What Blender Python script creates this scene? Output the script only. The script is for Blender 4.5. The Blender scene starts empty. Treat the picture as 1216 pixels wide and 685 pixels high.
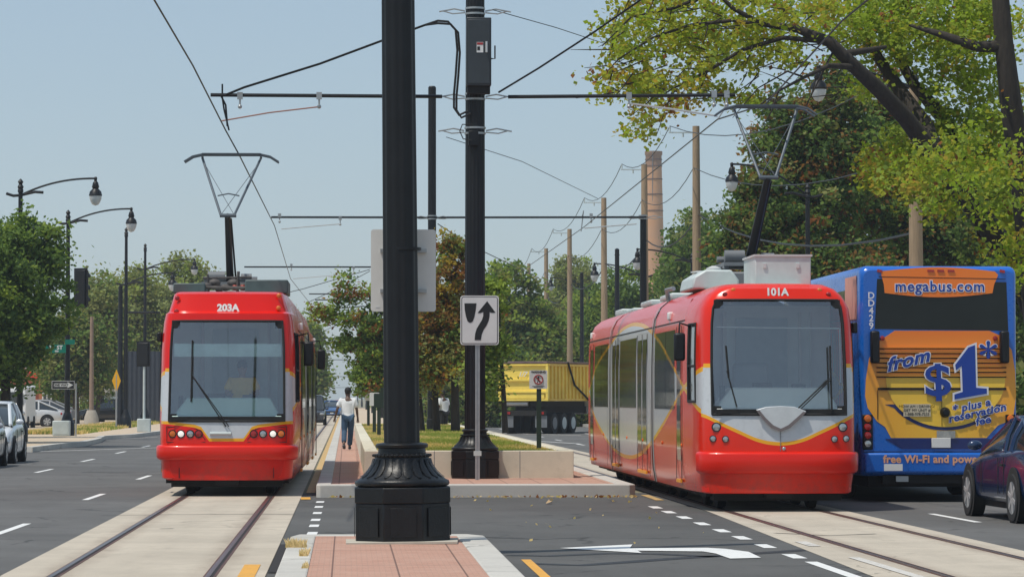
import bpy, math, random
import numpy as np
from mathutils import Vector, Matrix, Euler
R = math.radians
PI = math.pi
random.seed(7)
rng = np.random.default_rng(7)
sc = bpy.context.scene
col = sc.collection

# ------------------------------------------------------------------ camera
F = 3900.0; CX, CY = 608.0, 342.5; VX, VY = 411.0, 473.0; H = 1.665
pitch = math.atan((VY - CY) / F); yaw = math.atan((CX - VX) / F * math.cos(pitch))
fwd = Vector((math.sin(yaw) * math.cos(pitch), math.cos(yaw) * math.cos(pitch), math.sin(pitch)))
rgt = Vector((math.cos(yaw), -math.sin(yaw), 0))
upv = rgt.cross(fwd)
CAM = Vector((0, 0, H))
def ray(px, py): return fwd + rgt * ((px - CX) / F) + upv * ((CY - py) / F)
def P(px, py, d):
    r = ray(px, py); return CAM + r * (d / r.y)
def G(px, py, z=0.0):
    r = ray(px, py); return CAM + r * ((z - H) / r.z)
cd = bpy.data.cameras.new('camera'); cam = bpy.data.objects.new('camera', cd); col.objects.link(cam)
cd.sensor_width = 36; cd.lens = F / 1216 * 36; cd.clip_start = 0.5; cd.clip_end = 8000
m3 = Matrix((rgt, upv, -fwd)).transposed()
cam.matrix_world = Matrix.Translation(CAM) @ m3.to_4x4()
sc.camera = cam

# ------------------------------------------------------------------ tagging
def tag(o, label=None, cat=None, group=None, kind=None):
    if label: o['label'] = label
    if cat: o['category'] = cat
    if group: o['group'] = group
    if kind: o['kind'] = kind
    return o
def empty(name, loc=(0, 0, 0), rz=0.0, label=None, cat=None, group=None):
    o = bpy.data.objects.new(name, None); col.objects.link(o)
    o.location = loc; o.rotation_euler = (0, 0, rz); o.empty_display_size = .2
    return tag(o, label, cat, group)
def copy_tree(o, parent=None):
    c = o.copy(); col.objects.link(c); c.parent = parent
    for k in ('label',):
        pass
    for ch in list(o.children): copy_tree(ch, c)
    return c
def dup(o, loc, rz=0.0, label=None, scale=None):
    c = copy_tree(o); c.location = loc; c.rotation_euler = (0, 0, rz)
    if label: c['label'] = label
    if scale: c.scale = (scale,) * 3
    return c

# ------------------------------------------------------------------ materials
class NT:
    def __init__(s, name):
        s.m = bpy.data.materials.new(name); s.m.use_nodes = True
        s.t = s.m.node_tree; s.n = s.t.nodes; s.l = s.t.links; s.n.clear()
        s.out = s.n.new('ShaderNodeOutputMaterial')
    def new(s, typ, **kw):
        n = s.n.new(typ)
        for k, v in kw.items(): setattr(n, k, v)
        return n
    def put(s, sock, v):
        if isinstance(v, bpy.types.NodeSocket): s.l.new(v, sock)
        elif isinstance(v, (tuple, list)) and len(v) == 3 and sock.type == 'RGBA': sock.default_value = (*v, 1)
        else: sock.default_value = v
    def math(s, op, a, b=0.0, c=None):
        n = s.new('ShaderNodeMath', operation=op); s.put(n.inputs[0], a); s.put(n.inputs[1], b)
        if c is not None: s.put(n.inputs[2], c)
        return n.outputs[0]
    def mix(s, f, a, b):
        n = s.new('ShaderNodeMix', data_type='RGBA'); s.put(n.inputs[0], f); s.put(n.inputs[6], a); s.put(n.inputs[7], b)
        return n.outputs[2]
    def noise(s, scale, detail=4, rough=.6, vec=None, w=None):
        n = s.new('ShaderNodeTexNoise'); n.inputs['Scale'].default_value = scale
        n.inputs['Detail'].default_value = detail; n.inputs['Roughness'].default_value = rough
        if vec is not None: s.l.new(vec, n.inputs['Vector'])
        return n.outputs['Fac']
    def ramp(s, v, lo, hi):
        n = s.new('ShaderNodeMapRange'); s.put(n.inputs[0], v); n.inputs[1].default_value = lo; n.inputs[2].default_value = hi
        return n.outputs[0]
    def coords(s, scale=(1, 1, 1)):
        tc = s.new('ShaderNodeTexCoord'); mp = s.new('ShaderNodeMapping'); s.l.new(tc.outputs['Object'], mp.inputs[0])
        mp.inputs['Scale'].default_value = scale
        return mp.outputs[0]
    def xyz(s):
        tc = s.new('ShaderNodeTexCoord'); sp = s.new('ShaderNodeSeparateXYZ'); s.l.new(tc.outputs['Object'], sp.inputs[0])
        return sp.outputs
    def bsdf(s, color, rough=.6, metal=0, coat=0, bump=None, bstr=.3, bdist=.02, spec=None):
        b = s.new('ShaderNodeBsdfPrincipled'); s.put(b.inputs['Base Color'], color); s.put(b.inputs['Roughness'], rough)
        b.inputs['Metallic'].default_value = metal; b.inputs['Coat Weight'].default_value = coat
        b.inputs['Coat Roughness'].default_value = .06
        if spec is not None: b.inputs['Specular IOR Level'].default_value = spec
        if bump is not None:
            bn = s.new('ShaderNodeBump'); bn.inputs['Strength'].default_value = bstr; bn.inputs['Distance'].default_value = bdist
            s.l.new(bump, bn.inputs['Height']); s.l.new(bn.outputs[0], b.inputs['Normal'])
        s.l.new(b.outputs[0], s.out.inputs[0]); return b
def mul(c, k): return tuple(min(1, x * k) for x in c)
def mat(name, c, rough=.55, metal=0, var=.12, scale=4, bump=0, bscale=40, coat=0, vec=(1, 1, 1), spec=None, rvar=.1):
    t = NT(name); v = t.coords(vec)
    n = t.noise(scale, 5, .65, v)
    f = t.ramp(n, .3, .7)
    cc = t.mix(f, mul(c, 1 - var), mul(c, 1 + var))
    n2 = t.noise(scale * 7, 4, .6, v)
    rr = t.math('ADD', rough - rvar / 2, t.math('MULTIPLY', n2, rvar))
    bp = t.noise(bscale, 5, .6, v) if bump else None
    t.bsdf(cc, rr, metal, coat, bp, bump, .01, spec)
    return t.m
def emis(name, c, s):
    t = NT(name); b = t.bsdf(c, .3); b.inputs['Emission Color'].default_value = (*c, 1); b.inputs['Emission Strength'].default_value = s
    return t.m
def glassmat(name, tint, gloss=.12):
    t = NT(name); tr = t.new('ShaderNodeBsdfTransparent'); tr.inputs[0].default_value = (*tint, 1)
    gl = t.new('ShaderNodeBsdfGlossy'); gl.inputs['Roughness'].default_value = .03; gl.inputs[0].default_value = (1, 1, 1, 1)
    fr = t.new('ShaderNodeFresnel'); fr.inputs[0].default_value = 1.5
    f = t.math('ADD', t.math('MULTIPLY', fr.outputs[0], 1.0), gloss)
    mx = t.new('ShaderNodeMixShader'); t.l.new(f, mx.inputs[0]); t.l.new(tr.outputs[0], mx.inputs[1]); t.l.new(gl.outputs[0], mx.inputs[2])
    t.l.new(mx.outputs[0], t.out.inputs[0]); return t.m
def leafmat(name, c, trans=.4):
    t = NT(name); v = t.coords()
    n = t.noise(1.3, 4, .6, v); n2 = t.noise(23, 2, .5, v)
    f = t.math('ADD', t.math('MULTIPLY', n, .6), t.math('MULTIPLY', n2, .4))
    c = (c[0] * 1.28, c[1] * 1.2, c[2] * 1.1); cc = t.mix(t.ramp(f, .3, .7), mul(c, .62), mul(c, 1.4))
    b = t.bsdf(cc, .7, spec=.06)
    tl = t.new('ShaderNodeBsdfTranslucent'); t.l.new(t.mix(.5, cc, mul((c[0] * 1.3, c[1] * 1.3, c[2] * .5), 1.3)), tl.inputs[0])
    mx = t.new('ShaderNodeMixShader'); mx.inputs[0].default_value = trans
    t.l.new(b.outputs[0], mx.inputs[1]); t.l.new(tl.outputs[0], mx.inputs[2]); t.l.new(mx.outputs[0], t.out.inputs[0])
    return t.m
M = {}
M['black'] = mat('black_paint', (.007, .008, .010), .45, 0, .3, 3, .08, 30, spec=.35)
M['blackiron'] = mat('painted_cast_iron', (.006, .007, .0085), .38, 0, .4, 5, .35, 22, spec=.35)
M['rubber'] = mat('rubber', (.012, .012, .012), .8, 0, .3, 6)
M['dark'] = mat('underframe', (.014, .013, .012), .85, 0, .4, 3)
M['steel'] = mat('galvanised_steel', (.42, .43, .43), .42, .7, .12, 6)
M['alu'] = mat('aluminium', (.55, .55, .54), .45, .5, .08, 5)
M['white'] = mat('white_paint', (.75, .75, .73), .45, 0, .05, 4)
M['offwhite'] = mat('off_white', (.55, .56, .55), .5, 0, .1, 4)
M['lgrey'] = mat('light_grey_paint', (.52, .58, .57), .45, 0, .1, 3)
M['mgrey'] = mat('mid_grey_paint', (.16, .17, .18), .5, 0, .15, 3)
M['signwhite'] = mat('sign_white', (.66, .66, .64), .4, 0, .05, 3)
M['signback'] = mat('sign_back', (.74, .72, .68), .5, .15, .06, 2)
M['signblack'] = mat('sign_black', (.008, .008, .008), .5, 0, .1, 3)
M['red'] = mat('tram_red', (.74, .014, .003), .30, 0, .04, 1.2, coat=.2, spec=.35)
M['redlens'] = mat('red_lens', (.35, .01, .01), .2, 0, .1, 9, coat=.5)
M['amber'] = mat('amber_lens', (.7, .16, .01), .2, 0, .1, 9, coat=.5)
M['lens'] = mat('clear_lens', (.45, .46, .46), .12, .6, .1, 12, coat=.5)
M['lamp_on'] = emis('headlamp_lit', (.9, .86, .78), .45)
M['dglass'] = mat('dark_glass', (.022, .028, .030), .06, 0, .3, .8, coat=.6, spec=.8)
M['glass'] = glassmat('windscreen_glass', (.95, 1.0, .97), .17)
M['carglass'] = glassmat('car_window_glass', (.35, .42, .42), .10)
M['mirror'] = mat('mirror_glass', (.5, .55, .58), .08, .9, .05)
M['yellowpaint'] = mat('yellow_paint', (.85, .36, .015), .4, 0, .08)
M['wood'] = mat('weathered_wood_pole', (.34, .245, .155), .85, 0, .22, 3, .4, 14, vec=(6, 6, .5))
M['bark'] = mat('bark', (.034, .027, .021), .9, 0, .35, 4, .8, 12, vec=(3, 3, .8))
M['barkl'] = mat('pale_bark', (.10, .075, .055), .9, 0, .3, 4, .6, 12, vec=(3, 3, .8))
M['brick'] = None

# ------------------------------------------------------------------ mesh builder
class MB:
    def __init__(s): s.v = []; s.f = []; s.mi = []; s.cur = 0
    def add(s, vs, fs):
        o = len(s.v); s.v += [tuple(v) for v in vs]; s.f += [tuple(i + o for i in f) for f in fs]; s.mi += [s.cur] * len(fs); return s
    def box(s, c, d, rot=None):
        hx, hy, hz = d[0] / 2, d[1] / 2, d[2] / 2
        vs = [Vector((x, y, z)) for x in (-hx, hx) for y in (-hy, hy) for z in (-hz, hz)]
        if rot is not None: vs = [rot @ v for v in vs]
        vs = [v + Vector(c) for v in vs]
        return s.add(vs, [(0, 1, 3, 2), (4, 6, 7, 5), (0, 4, 5, 1), (2, 3, 7, 6), (0, 2, 6, 4), (1, 5, 7, 3)])
    def bx(s, x0, x1, y0, y1, z0, z1): return s.box(((x0 + x1) / 2, (y0 + y1) / 2, (z0 + z1) / 2), (x1 - x0, y1 - y0, z1 - z0))
    def tube(s, pts, r, n=10, cap=True):
        pts = [Vector(p) for p in pts]; rs = r if isinstance(r, (list, tuple)) else [r] * len(pts)
        vs = []; prev = None
        for i, p in enumerate(pts):
            t = (pts[min(i + 1, len(pts) - 1)] - pts[max(i - 1, 0)])
            if t.length < 1e-9: t = Vector((0, 0, 1))
            t.normalize()
            if prev is None:
                a = Vector((1, 0, 0)) if abs(t.x) < .8 else Vector((0, 1, 0))
                u = t.cross(a).normalized()
            else:
                u = (prev - t * prev.dot(t)); u = u.normalized() if u.length > 1e-6 else t.orthogonal().normalized()
            prev = u; w = t.cross(u)
            for k in range(n):
                a = 2 * PI * k / n; vs.append(p + (u * math.cos(a) + w * math.sin(a)) * rs[i])
        fs = []
        for i in range(len(pts) - 1):
            for k in range(n):
                fs.append((i * n + k, i * n + (k + 1) % n, (i + 1) * n + (k + 1) % n, (i + 1) * n + k))
        if cap: fs += [tuple(reversed(range(n))), tuple(range((len(pts) - 1) * n, len(pts) * n))]
        return s.add(vs, fs)
    def lathe(s, prof, n=24, c=(0, 0, 0), axis='z', flute=0, fd=.0):
        vs = []
        for (r, z) in prof:
            for k in range(n):
                a = 2 * PI * k / n; rr = r
                if flute: rr = r * (1 - fd * (0.5 + 0.5 * math.cos(a * flute)))
                x, y = rr * math.cos(a), rr * math.sin(a)
                p = (x, y, z) if axis == 'z' else ((x, z, y) if axis == 'y' else (z, x, y))
                vs.append((p[0] + c[0], p[1] + c[1], p[2] + c[2]))
        fs = []
        for i in range(len(prof) - 1):
            for k in range(n):
                fs.append((i * n + k, i * n + (k + 1) % n, (i + 1) * n + (k + 1) % n, (i + 1) * n + k))
        fs += [tuple(reversed(range(n))), tuple(range((len(prof) - 1) * n, len(prof) * n))]
        return s.add(vs, fs)
    def prism(s, pts, y0, y1):       # (x,z) outline extruded along y
        n = len(pts); vs = [(p[0], y0, p[1]) for p in pts] + [(p[0], y1, p[1]) for p in pts]
        fs = [tuple(range(n)), tuple(reversed(range(n, 2 * n)))] + [(i, i + n, (i + 1) % n + n, (i + 1) % n) for i in range(n)]
        return s.add(vs, fs)
    def flat(s, pts, z0, z1):        # (x,y) outline extruded along z
        n = len(pts); vs = [(p[0], p[1], z0) for p in pts] + [(p[0], p[1], z1) for p in pts]
        fs = [tuple(reversed(range(n))), tuple(range(n, 2 * n))] + [(i, (i + 1) % n, (i + 1) % n + n, i + n) for i in range(n)]
        return s.add(vs, fs)
    def sheet(s, pts, z):
        return s.add([(p[0], p[1], z) for p in pts], [tuple(range(len(pts)))])
    def grid(s, rows, skip=None, closed=False):
        nr, nc = len(rows), len(rows[0]); vs = [p for r in rows for p in r]; fs = []
        for i in range(nr - 1):
            for j in range(nc - 1 if not closed else nc):
                if skip and skip(i, j): continue
                j2 = (j + 1) % nc
                fs.append((i * nc + j, i * nc + j2, (i + 1) * nc + j2, (i + 1) * nc + j))
        return s.add(vs, fs)
    def sphere(s, c, r, n=16, m=10, sc=(1, 1, 1)):
        rows = []
        for i in range(m + 1):
            ph = PI * i / m
            rows.append([(c[0] + r * sc[0] * math.sin(ph) * math.cos(2 * PI * k / n), c[1] + r * sc[1] * math.sin(ph) * math.sin(2 * PI * k / n), c[2] - r * sc[2] * math.cos(ph)) for k in range(n)])
        return s.grid(rows, closed=True)
    def build(s, name, mats, parent=None, smooth=40, bevel=0, **kw):
        used = sorted({i for f in s.f for i in f})
        if len(used) < len(s.v):
            mp = {j: k for k, j in enumerate(used)}; s.v = [s.v[j] for j in used]; s.f = [tuple(mp[i] for i in f) for f in s.f]
        me = bpy.data.meshes.new(name); me.from_pydata(s.v, [], s.f)
        if not isinstance(mats, (list, tuple)): mats = [mats]
        for m_ in mats: me.materials.append(m_)
        me.polygons.foreach_set('material_index', s.mi)
        me.update()
        if smooth:
            me.shade_smooth(); me.set_sharp_from_angle(angle=R(smooth))
        o = bpy.data.objects.new(name, me); col.objects.link(o)
        if parent is not None: o.parent = parent
        if bevel:
            b = o.modifiers.new('bevel', 'BEVEL'); b.width = bevel; b.segments = 2; b.limit_method = 'ANGLE'; b.angle_limit = R(40)
        return tag(o, **kw) if kw else o

def text_mesh(s, size, offset=0.0, extrude=.002, shear=0.0, align='CENTER', spacing=1.0, bevel=0):
    cu = bpy.data.curves.new('txt', 'FONT'); cu.body = s; cu.size = size; cu.offset = offset; cu.extrude = extrude
    cu.shear = shear; cu.align_x = align; cu.align_y = 'CENTER'; cu.space_character = spacing; cu.resolution_u = 3
    ob = bpy.data.objects.new('txt', cu); col.objects.link(ob)
    bpy.context.view_layer.update()
    me = bpy.data.meshes.new_from_object(ob.evaluated_get(bpy.context.evaluated_depsgraph_get()))
    bpy.data.objects.remove(ob); bpy.data.curves.remove(cu)
    return me
def text(name, s, size, m, parent, loc, rot=(PI / 2, 0, 0), sx=1.0, **kw):
    me = text_mesh(s, size, **kw); me.materials.clear(); me.materials.append(m)
    T = Matrix.Translation(loc) @ Euler(rot).to_matrix().to_4x4() @ Matrix.Diagonal((sx, 1, 1, 1))
    me.transform(T); me.name = name
    o = bpy.data.objects.new(name, me); col.objects.link(o); o.parent = parent
    return o
def lerp_tab(tab, z):
    if z <= tab[0][0]: return tab[0][1]
    for (a, va), (b, vb) in zip(tab, tab[1:]):
        if z <= b: return va + (vb - va) * (z - a) / (b - a)
    return tab[-1][1]
# ================================================================== TRAMS
U_TAB = [(0, 2.16), (1.9, 1.83), (4.1, 2.28), (6.6, 2.70), (10, 2.97), (13.2, 2.97), (16.1, 2.70), (19.5, 2.30), (21.6, 1.84), (25, 1.8)]
L_TAB = [(0, 1.40), (1.9, 1.83), (3.5, 1.55), (5.6, 1.18), (7.6, .88), (9.4, .70), (11.9, .60), (14.8, .68), (17.6, .96), (20.5, 1.42), (21.6, 1.80), (25, 1.8)]
RED = (.60, .011, .006); SILVER = (.56, .58, .60); YEL = (.85, .40, .012)
def curve_node(t, fac, tab, xs, ys, smooth=True):
    n = t.new('ShaderNodeFloatCurve'); c = n.mapping.curves[0]
    pts = [(x / xs, y / ys) for x, y in tab]
    c.points[0].location = pts[0]; c.points[1].location = (1, pts[-1][1])
    for p in pts[1:]:
        if p[0] < 1: c.points.new(*p)
    for p in c.points:
        if abs(p.location[0] - 1.9 / 25) < 1e-3 or not smooth: p.handle_type = 'VECTOR'
    n.mapping.update(); t.put(n.inputs['Value'], fac)
    return t.math('MULTIPLY', n.outputs[0], ys)
def livery(name, base, glass=False, front=None, roofz=3.345):
    t = NT(name); X, Y, Z = t.xyz()
    yn = t.math('DIVIDE', Y, 25.0)
    U = curve_node(t, yn, U_TAB, 25, 4); L = curve_node(t, yn, L_TAB, 25, 4)
    gray = t.math('MULTIPLY', t.math('LESS_THAN', Z, U), t.math('GREATER_THAN', Z, L))
    wd = .036
    st = t.math('MAXIMUM', t.math('COMPARE', Z, U, wd), t.math('COMPARE', Z, L, wd))
    if front:
        ax = t.math('DIVIDE', t.math('ABSOLUTE', X), 1.5)
        FL = curve_node(t, ax, front['low'], 1.5, 4, front['smooth'])
        g2 = t.math('MULTIPLY', t.math('LESS_THAN', Z, 2.15), t.math('GREATER_THAN', Z, FL))
        s2 = t.math('MAXIMUM', t.math('COMPARE', Z, FL, .026), t.math('COMPARE', Z, 2.15, .03))
        sel = t.math('GREATER_THAN', Y, front['y'])
        gray = t.math('ADD', t.math('MULTIPLY', sel, gray), t.math('MULTIPLY', t.math('SUBTRACT', 1.0, sel), g2))
        st = t.math('ADD', t.math('MULTIPLY', sel, st), t.math('MULTIPLY', t.math('SUBTRACT', 1.0, sel), s2))
    v = t.coords(); n = t.noise(1.1, 5, .6, v); n9 = t.noise(9, 4, .7, v)
    k = .07
    red = t.mix(n, mul(base, 1 - k), mul(base, 1 + k))
    red = t.mix(t.math('MULTIPLY', t.ramp(n9, .62, .8), .10), red, (.25, .12, .08))
    low = t.math('MULTIPLY', t.ramp(Z, .75, .25), t.ramp(n9, .3, .75)); grime = t.math('MULTIPLY', low, .55)
    if glass:
        c = t.mix(t.math('MULTIPLY', st, .8), (.02, .027, .028), YEL); rough = .07
    else:
        c = t.mix(gray, red, t.mix(t.ramp(n9, .5, .8), SILVER, mul(SILVER, .8))); c = t.mix(st, c, YEL); c = t.mix(t.math('GREATER_THAN', Z, roofz), c, (.46, .46, .43)); c = t.mix(grime, c, (.10, .06, .045)); rough = .22
    t.bsdf(c, rough, 0, .5 if glass else .2, n, .06 if not glass else .12, .02, .6 if glass else .35)
    return t.m

def prof_x(z, P_): return lerp_tab(P_, z)
def make_tram(name, spec, label):
    P_ = spec['prof']; L = spec['L']; lean = spec['lean']; Ztop = P_[-1][0]
    M['roofgrey'] = mat('roof_grey', (.46, .46, .43), .6, 0, .12, 3)
    T = empty(name, spec['loc'], spec.get('rz', 0), label, 'tram')
    mf = livery(name + '_nose_paint', spec['red'], front=spec['front'], roofz=Ztop + .5); ms = livery(name + '_side_paint', spec['red'], roofz=Ztop - .035); mg = livery(name + '_side_glass', spec['red'], True)
    hw = 1.23
    half = [(0, 0), (.28, .008), (.56, .025), (.80, .05), (1.0, .10), (1.07, .15), (1.12, .25), (1.155, .42), (1.175, .62), (1.195, .95), (1.21, 1.4), (1.23, 2.0)]
    plan = [(-x, y) for x, y in reversed(half)] + half[1:]
    nh = len(half) - 1
    zs = spec['zs']; wz0, wz1 = spec['wind']
    def nose(x, y, z):
        fx = prof_x(z, P_) / hw
        return (x * fx, y + lerp_tab(lean, z) * (1 - y / 2.0), z)
    rows = [[nose(x, y, z) for x, y in plan] for z in zs]
    z0i = zs.index(wz0); z1i = zs.index(wz1); c0 = nh - 4; c1 = nh + 4
    s0i = min(range(len(zs)), key=lambda i: abs(zs[i] - 1.62)); s1i = min(range(len(zs)), key=lambda i: abs(zs[i] - 2.78))
    def inwin(i, j): return z0i <= i < z1i and c0 <= j < c1
    def inside_(i, j): return s0i <= i < s1i and (j in (nh - 10, nh - 9) or j in (nh + 8, nh + 9))
    b = MB(); b.grid(rows, skip=lambda i, j: inwin(i, j) or inside_(i, j))
    # cap of the nose up to the roof
    b.build('nose', mf, T, 35)
    b = MB(); ng = 9
    def sub(i, j): return inwin(i, j)
    g = MB(); g.grid([[(p[0] * .995, p[1] + .012, p[2]) for p in r] for r in rows], skip=lambda i, j: not inwin(i, j)); wo = g.build('windscreen', M['glass'], T, 60)
    ring = [rows[i][c0] for i in range(z0i, z1i + 1)] + [rows[z1i][j] for j in range(c0 + 1, c1 + 1)] + [rows[i][c1] for i in range(z1i - 1, z0i - 1, -1)] + [rows[z0i][j] for j in range(c1 - 1, c0, -1)]
    g = MB(); g.tube([(p[0] * .99, p[1] - .004, p[2]) for p in ring] + [(ring[0][0] * .99, ring[0][1] - .004, ring[0][2])], .02, 6)
    for sx in (-1, 1):     # rounded frit corners of the glass
        for zz, dz in ((wz0, 1), (wz1, -1)):
            p = nose(sx * .93, .085, zz + dz * .06); g.box((p[0], p[1] + .004, p[2]), (.14, .02, .13))
    g.box((0, nose(0, 0, wz0 + .04)[1] - .004 + .02, wz0 + .045), (1.9, .012, .07))
    g.build('windscreen_seal', M['rubber'], T)
    for s, js in ((-1, (nh - 10, nh - 9)), (1, (nh + 8, nh + 9))):
        g = MB(); g.grid([[(p[0] * .99, p[1], p[2]) for p in r] for r in rows], skip=lambda i, j: not (s0i <= i < s1i and j in js)); w = g.build('cab_side_window', M['glass'], T)
        ja, jb = js[0], js[-1] + 1
        rg = [rows[i][ja] for i in range(s0i, s1i + 1)] + [rows[i][jb] for i in range(s1i, s0i - 1, -1)] + [rows[s0i][ja]]
        zm = 2.15; pa = nose(plan[ja][0], plan[ja][1], zm); pb = nose(plan[jb][0], plan[jb][1], zm)
        g = MB(); g.tube(rg, .022, 6); g.tube([pa, pb], .02, 6); g.build('window_frame', M['rubber'], w)
    # body sections behind the nose
    pr = [(x, z) for z, x in P_]
    ring2 = [(-x, z) for x, z in pr] + [(x, z) for x, z in reversed(pr)]
    ring2 = ring2 + [ring2[0]]
    def sect(y0, y1, nm, m_, k=1.0, mi_red=True, caps=False):
        b = MB(); ys = [y0 + (y1 - y0) * i / 6 for i in range(7)]
        rows_ = [[(x * k, y, z * (1 + (k - 1) * .5)) for x, z in ring2] for y in ys]
        b.grid(rows_)
        if caps:
            n = len(ring2) - 1; b.add([rows_[-1][i] for i in range(n)], [tuple(range(n))]); b.add([rows_[0][i] for i in range(n)], [tuple(reversed(range(n)))])
        return b.build(nm, m_, T, 30)
    J = spec['joints']
    sect(2.0, J[0] - .17, 'body_section', ms); sect(J[0] + .17, J[1] - .17, 'body_section', ms); sect(J[1] + .17, L, 'body_section', ms, caps=True)
    # roof over the nose
    b = MB(); zt = Ztop; top = rows[-1]; b.add(top, [tuple(range(len(top)))]); b.build('nose_roof', M['roofgrey'], T)
    bell = mat(name + '_bellows', (.33, .33, .32), .6, 0, .1, 6)
    for j in J:
        sect(j - .17, j + .17, 'bellows', bell, .985)
        o = sect(j - .2, j - .12, 'bellows_trim', bell, 1.012); o = sect(j + .12, j + .2, 'bellows_trim', bell, 1.012)
    # bumper + skirt
    pl = [(-x, y) for x, y in reversed(half[:8])] + half[1:8]
    def off(p, o_):
        n = Vector((p[0] * (.25 if abs(p[0]) < .9 else .9), -1 if abs(p[0]) < 1.12 else -.45, 0)).normalized(); return (p[0] + n.x * o_, p[1] + n.y * o_)
    zb0, zb1, zk = spec['bump']
    b = MB(); rr = []
    for z, o_ in ((zb0 - .02, .0), (zb0, .035), (zb0 + .03, .055), (zb1 - .03, .06), (zb1, .045), (zb1 + .012, .01), (zb1 + .015, -.02)):
        rr.append([(*off(p, o_), z) for p in pl])
    b.grid(rr); b.build('bumper', M['red'], T, 50)
    for sx in (-.45, .45): MB().sphere((sx, .04 + .04 * abs(sx), zb0 - .07), .016, 8, 6).build('bolt', M['steel'], T)
    b = MB(); b.grid([[(*off(p, o_), z) for p in pl] for z, o_ in ((zk, -.08), (zk + .02, -.05), (zb0 - .03, -.03), (zb0 + .01, -.03))])
    o = b.build('front_skirt', M['red'], T, 50)
    g = MB()
    for sx in (-1, 1): g.box((sx * .80, .085, (zk + zb0) / 2), (.012, .012, zb0 - zk - .03))
    g.build('panel_joint', M['dark'], o)
    # underframe and bogies
    b = MB(); b.bx(-1.05, 1.05, .5, L - .5, .22, .42); b.bx(-.95, .95, .35, .8, .16, .32); b.bx(-.2, .2, .12, .5, .2, .34); b.build('underframe', M['dark'], T)
    for yb in (2.6, J[0] + 1.2, J[1] - 1.2, L - 2.6):
        bo = MB().bx(-.95, .95, yb - 1.2, yb + 1.2, .18, .34).build('bogie', M['dark'], T)
        for dy in (-.85, .85):
            w = MB()
            for sx in (-1, 1): w.lathe([(.0, sx * .62), (.31, sx * .62), (.33, sx * .66), (.33, sx * .75), (.25, sx * .78), (0, sx * .78)], 20, (0, yb + dy, .335), 'x')
            w.build('wheel_set', M['dark'], bo)
    # side glazing and doors
    def sp(s, y, z, o_=.004):
        x = prof_x(z, P_); return (s * (x + o_), y, z)
    def panel(s, y0, y1, z0, z1, nm, m_, parent, o_=.005, th=.02):
        b = MB(); zz = [z0 + (z1 - z0) * i / 6 for i in range(7)]; ny = max(2, int((y1 - y0) / .5))
        yy = [y0 + (y1 - y0) * i / ny for i in range(ny + 1)]
        b.grid([[sp(s, y, z, o_) for y in yy] for z in zz])
        for a, bb in ((0, 1),):
            b.grid([[sp(s, y, z0, o_) for y in yy], [sp(s, y, z0, -th) for y in yy]]); b.grid([[sp(s, y, z1, o_) for y in yy], [sp(s, y, z1, -th) for y in yy]])
            b.grid([[sp(s, y0, z, o_) for z in zz], [sp(s, y0, z, -th) for z in zz]]); b.grid([[sp(s, y1, z, o_) for z in zz], [sp(s, y1, z, -th) for z in zz]])
        return b.build(nm, m_, parent, 30)
    for s in (-1, 1):
        for (y0, y1) in ((3.3, 4.75), (4.8, 6.6), (10.15, 13.6), (J[1] + .5, J[1] + 2.2), (J[1] + 2.25, L - 1.7)):
            panel(s, y0, y1, 1.5, 2.74, 'side_window', mg, T)
        for (y0, y1) in ((2.25, 3.0), (8.0, 9.9), (13.8, 15.4), (L - 1.4, L - .5)):
            d = panel(s, y0, y1, .42, 2.80, 'door', ms, T, .003)
            nleaf = 1 if y1 - y0 < 1.2 else 2; w = (y1 - y0) / nleaf
            for k in range(nleaf): panel(s, y0 + k * w + .1, y0 + (k + 1) * w - .1, .72, 2.68, 'door_glass', mg, d, .007)
            g = MB()
            for k in range(nleaf + 1): g.box((s * 1.2285, y0 + k * w, 1.6), (.008, .018, 2.35))
            g.build('door_seal', M['rubber'], d)
            g = MB(); g.box((s * 1.225, (y0 + y1) / 2, .40), (.03, (y1 - y0) * .85, .05)); g.build('threshold', M['yellowpaint'], d)
        g = MB()
        for y in (2.1, 7.4, 15.2, 16.6, L - .2): g.box((s * 1.2295, y, 1.0), (.004, .012, 1.3))
        g.tube([sp(s, 2.0, 2.86, .004), sp(s, J[0] - .2, 2.86, .004)], .01, 5); g.tube([sp(s, J[0] + .2, 2.86, .004), sp(s, J[1] - .2, 2.86, .004)], .01, 5); g.tube([sp(s, J[1] + .2, 2.86, .004), sp(s, L, 2.86, .004)], .01, 5)
        g.build('panel_joint', M['dark'], T)
        for y in (J[0] - 2.6, L - .6):
            g = MB(); p = sp(s, y, 2.98, .0); g.box(p, (.09, .22, .13)); g.build('side_camera', M['white'], T, bevel=.02)
        for y in (2.2, 5.3, 8.8, 12, 17.5):
            g = MB(); g.sphere(sp(s, y, .95 if s < 0 else .97, .006), .03, 8, 6, (.5, 1, 1)); g.build('marker_lamp', M['amber'], T)
    # mirrors
    for s in (-1, 1):
        if s not in spec['mirrors']:
            g = MB(); p = nose(s * 1.2, .6, 2.72); g.box((p[0] + s * .03, p[1], p[2]), (.08, .12, .16)); g.build('door_camera', M['black'], T, bevel=.02); continue
        ym = 1.15
        g = MB(); g.tube([nose(s * 1.2, 1.2, 2.75), (s * 1.36, ym + .05, 2.8), (s * 1.38, ym, 2.6)], .014, 6)
        o = g.build('mirror_arm', M['black'], T)
        g = MB(); g.box((s * 1.37, ym, 2.44), (.17, .1, .42)); g.build('mirror_housing', M['black'], o, bevel=.035)
        g = MB(); g.box((s * 1.37, ym + .052, 2.44), (.13, .006, .36)); g.build('mirror_face', M['mirror'], o)
        g = MB(); g.tube([sp(s, 7.9, 2.75), (s * 1.46, 7.8, 2.78), (s * 1.5, 7.8, 2.6)], .012, 6); g.build('mirror_arm', M['black'], T) if s > 0 else None
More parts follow.
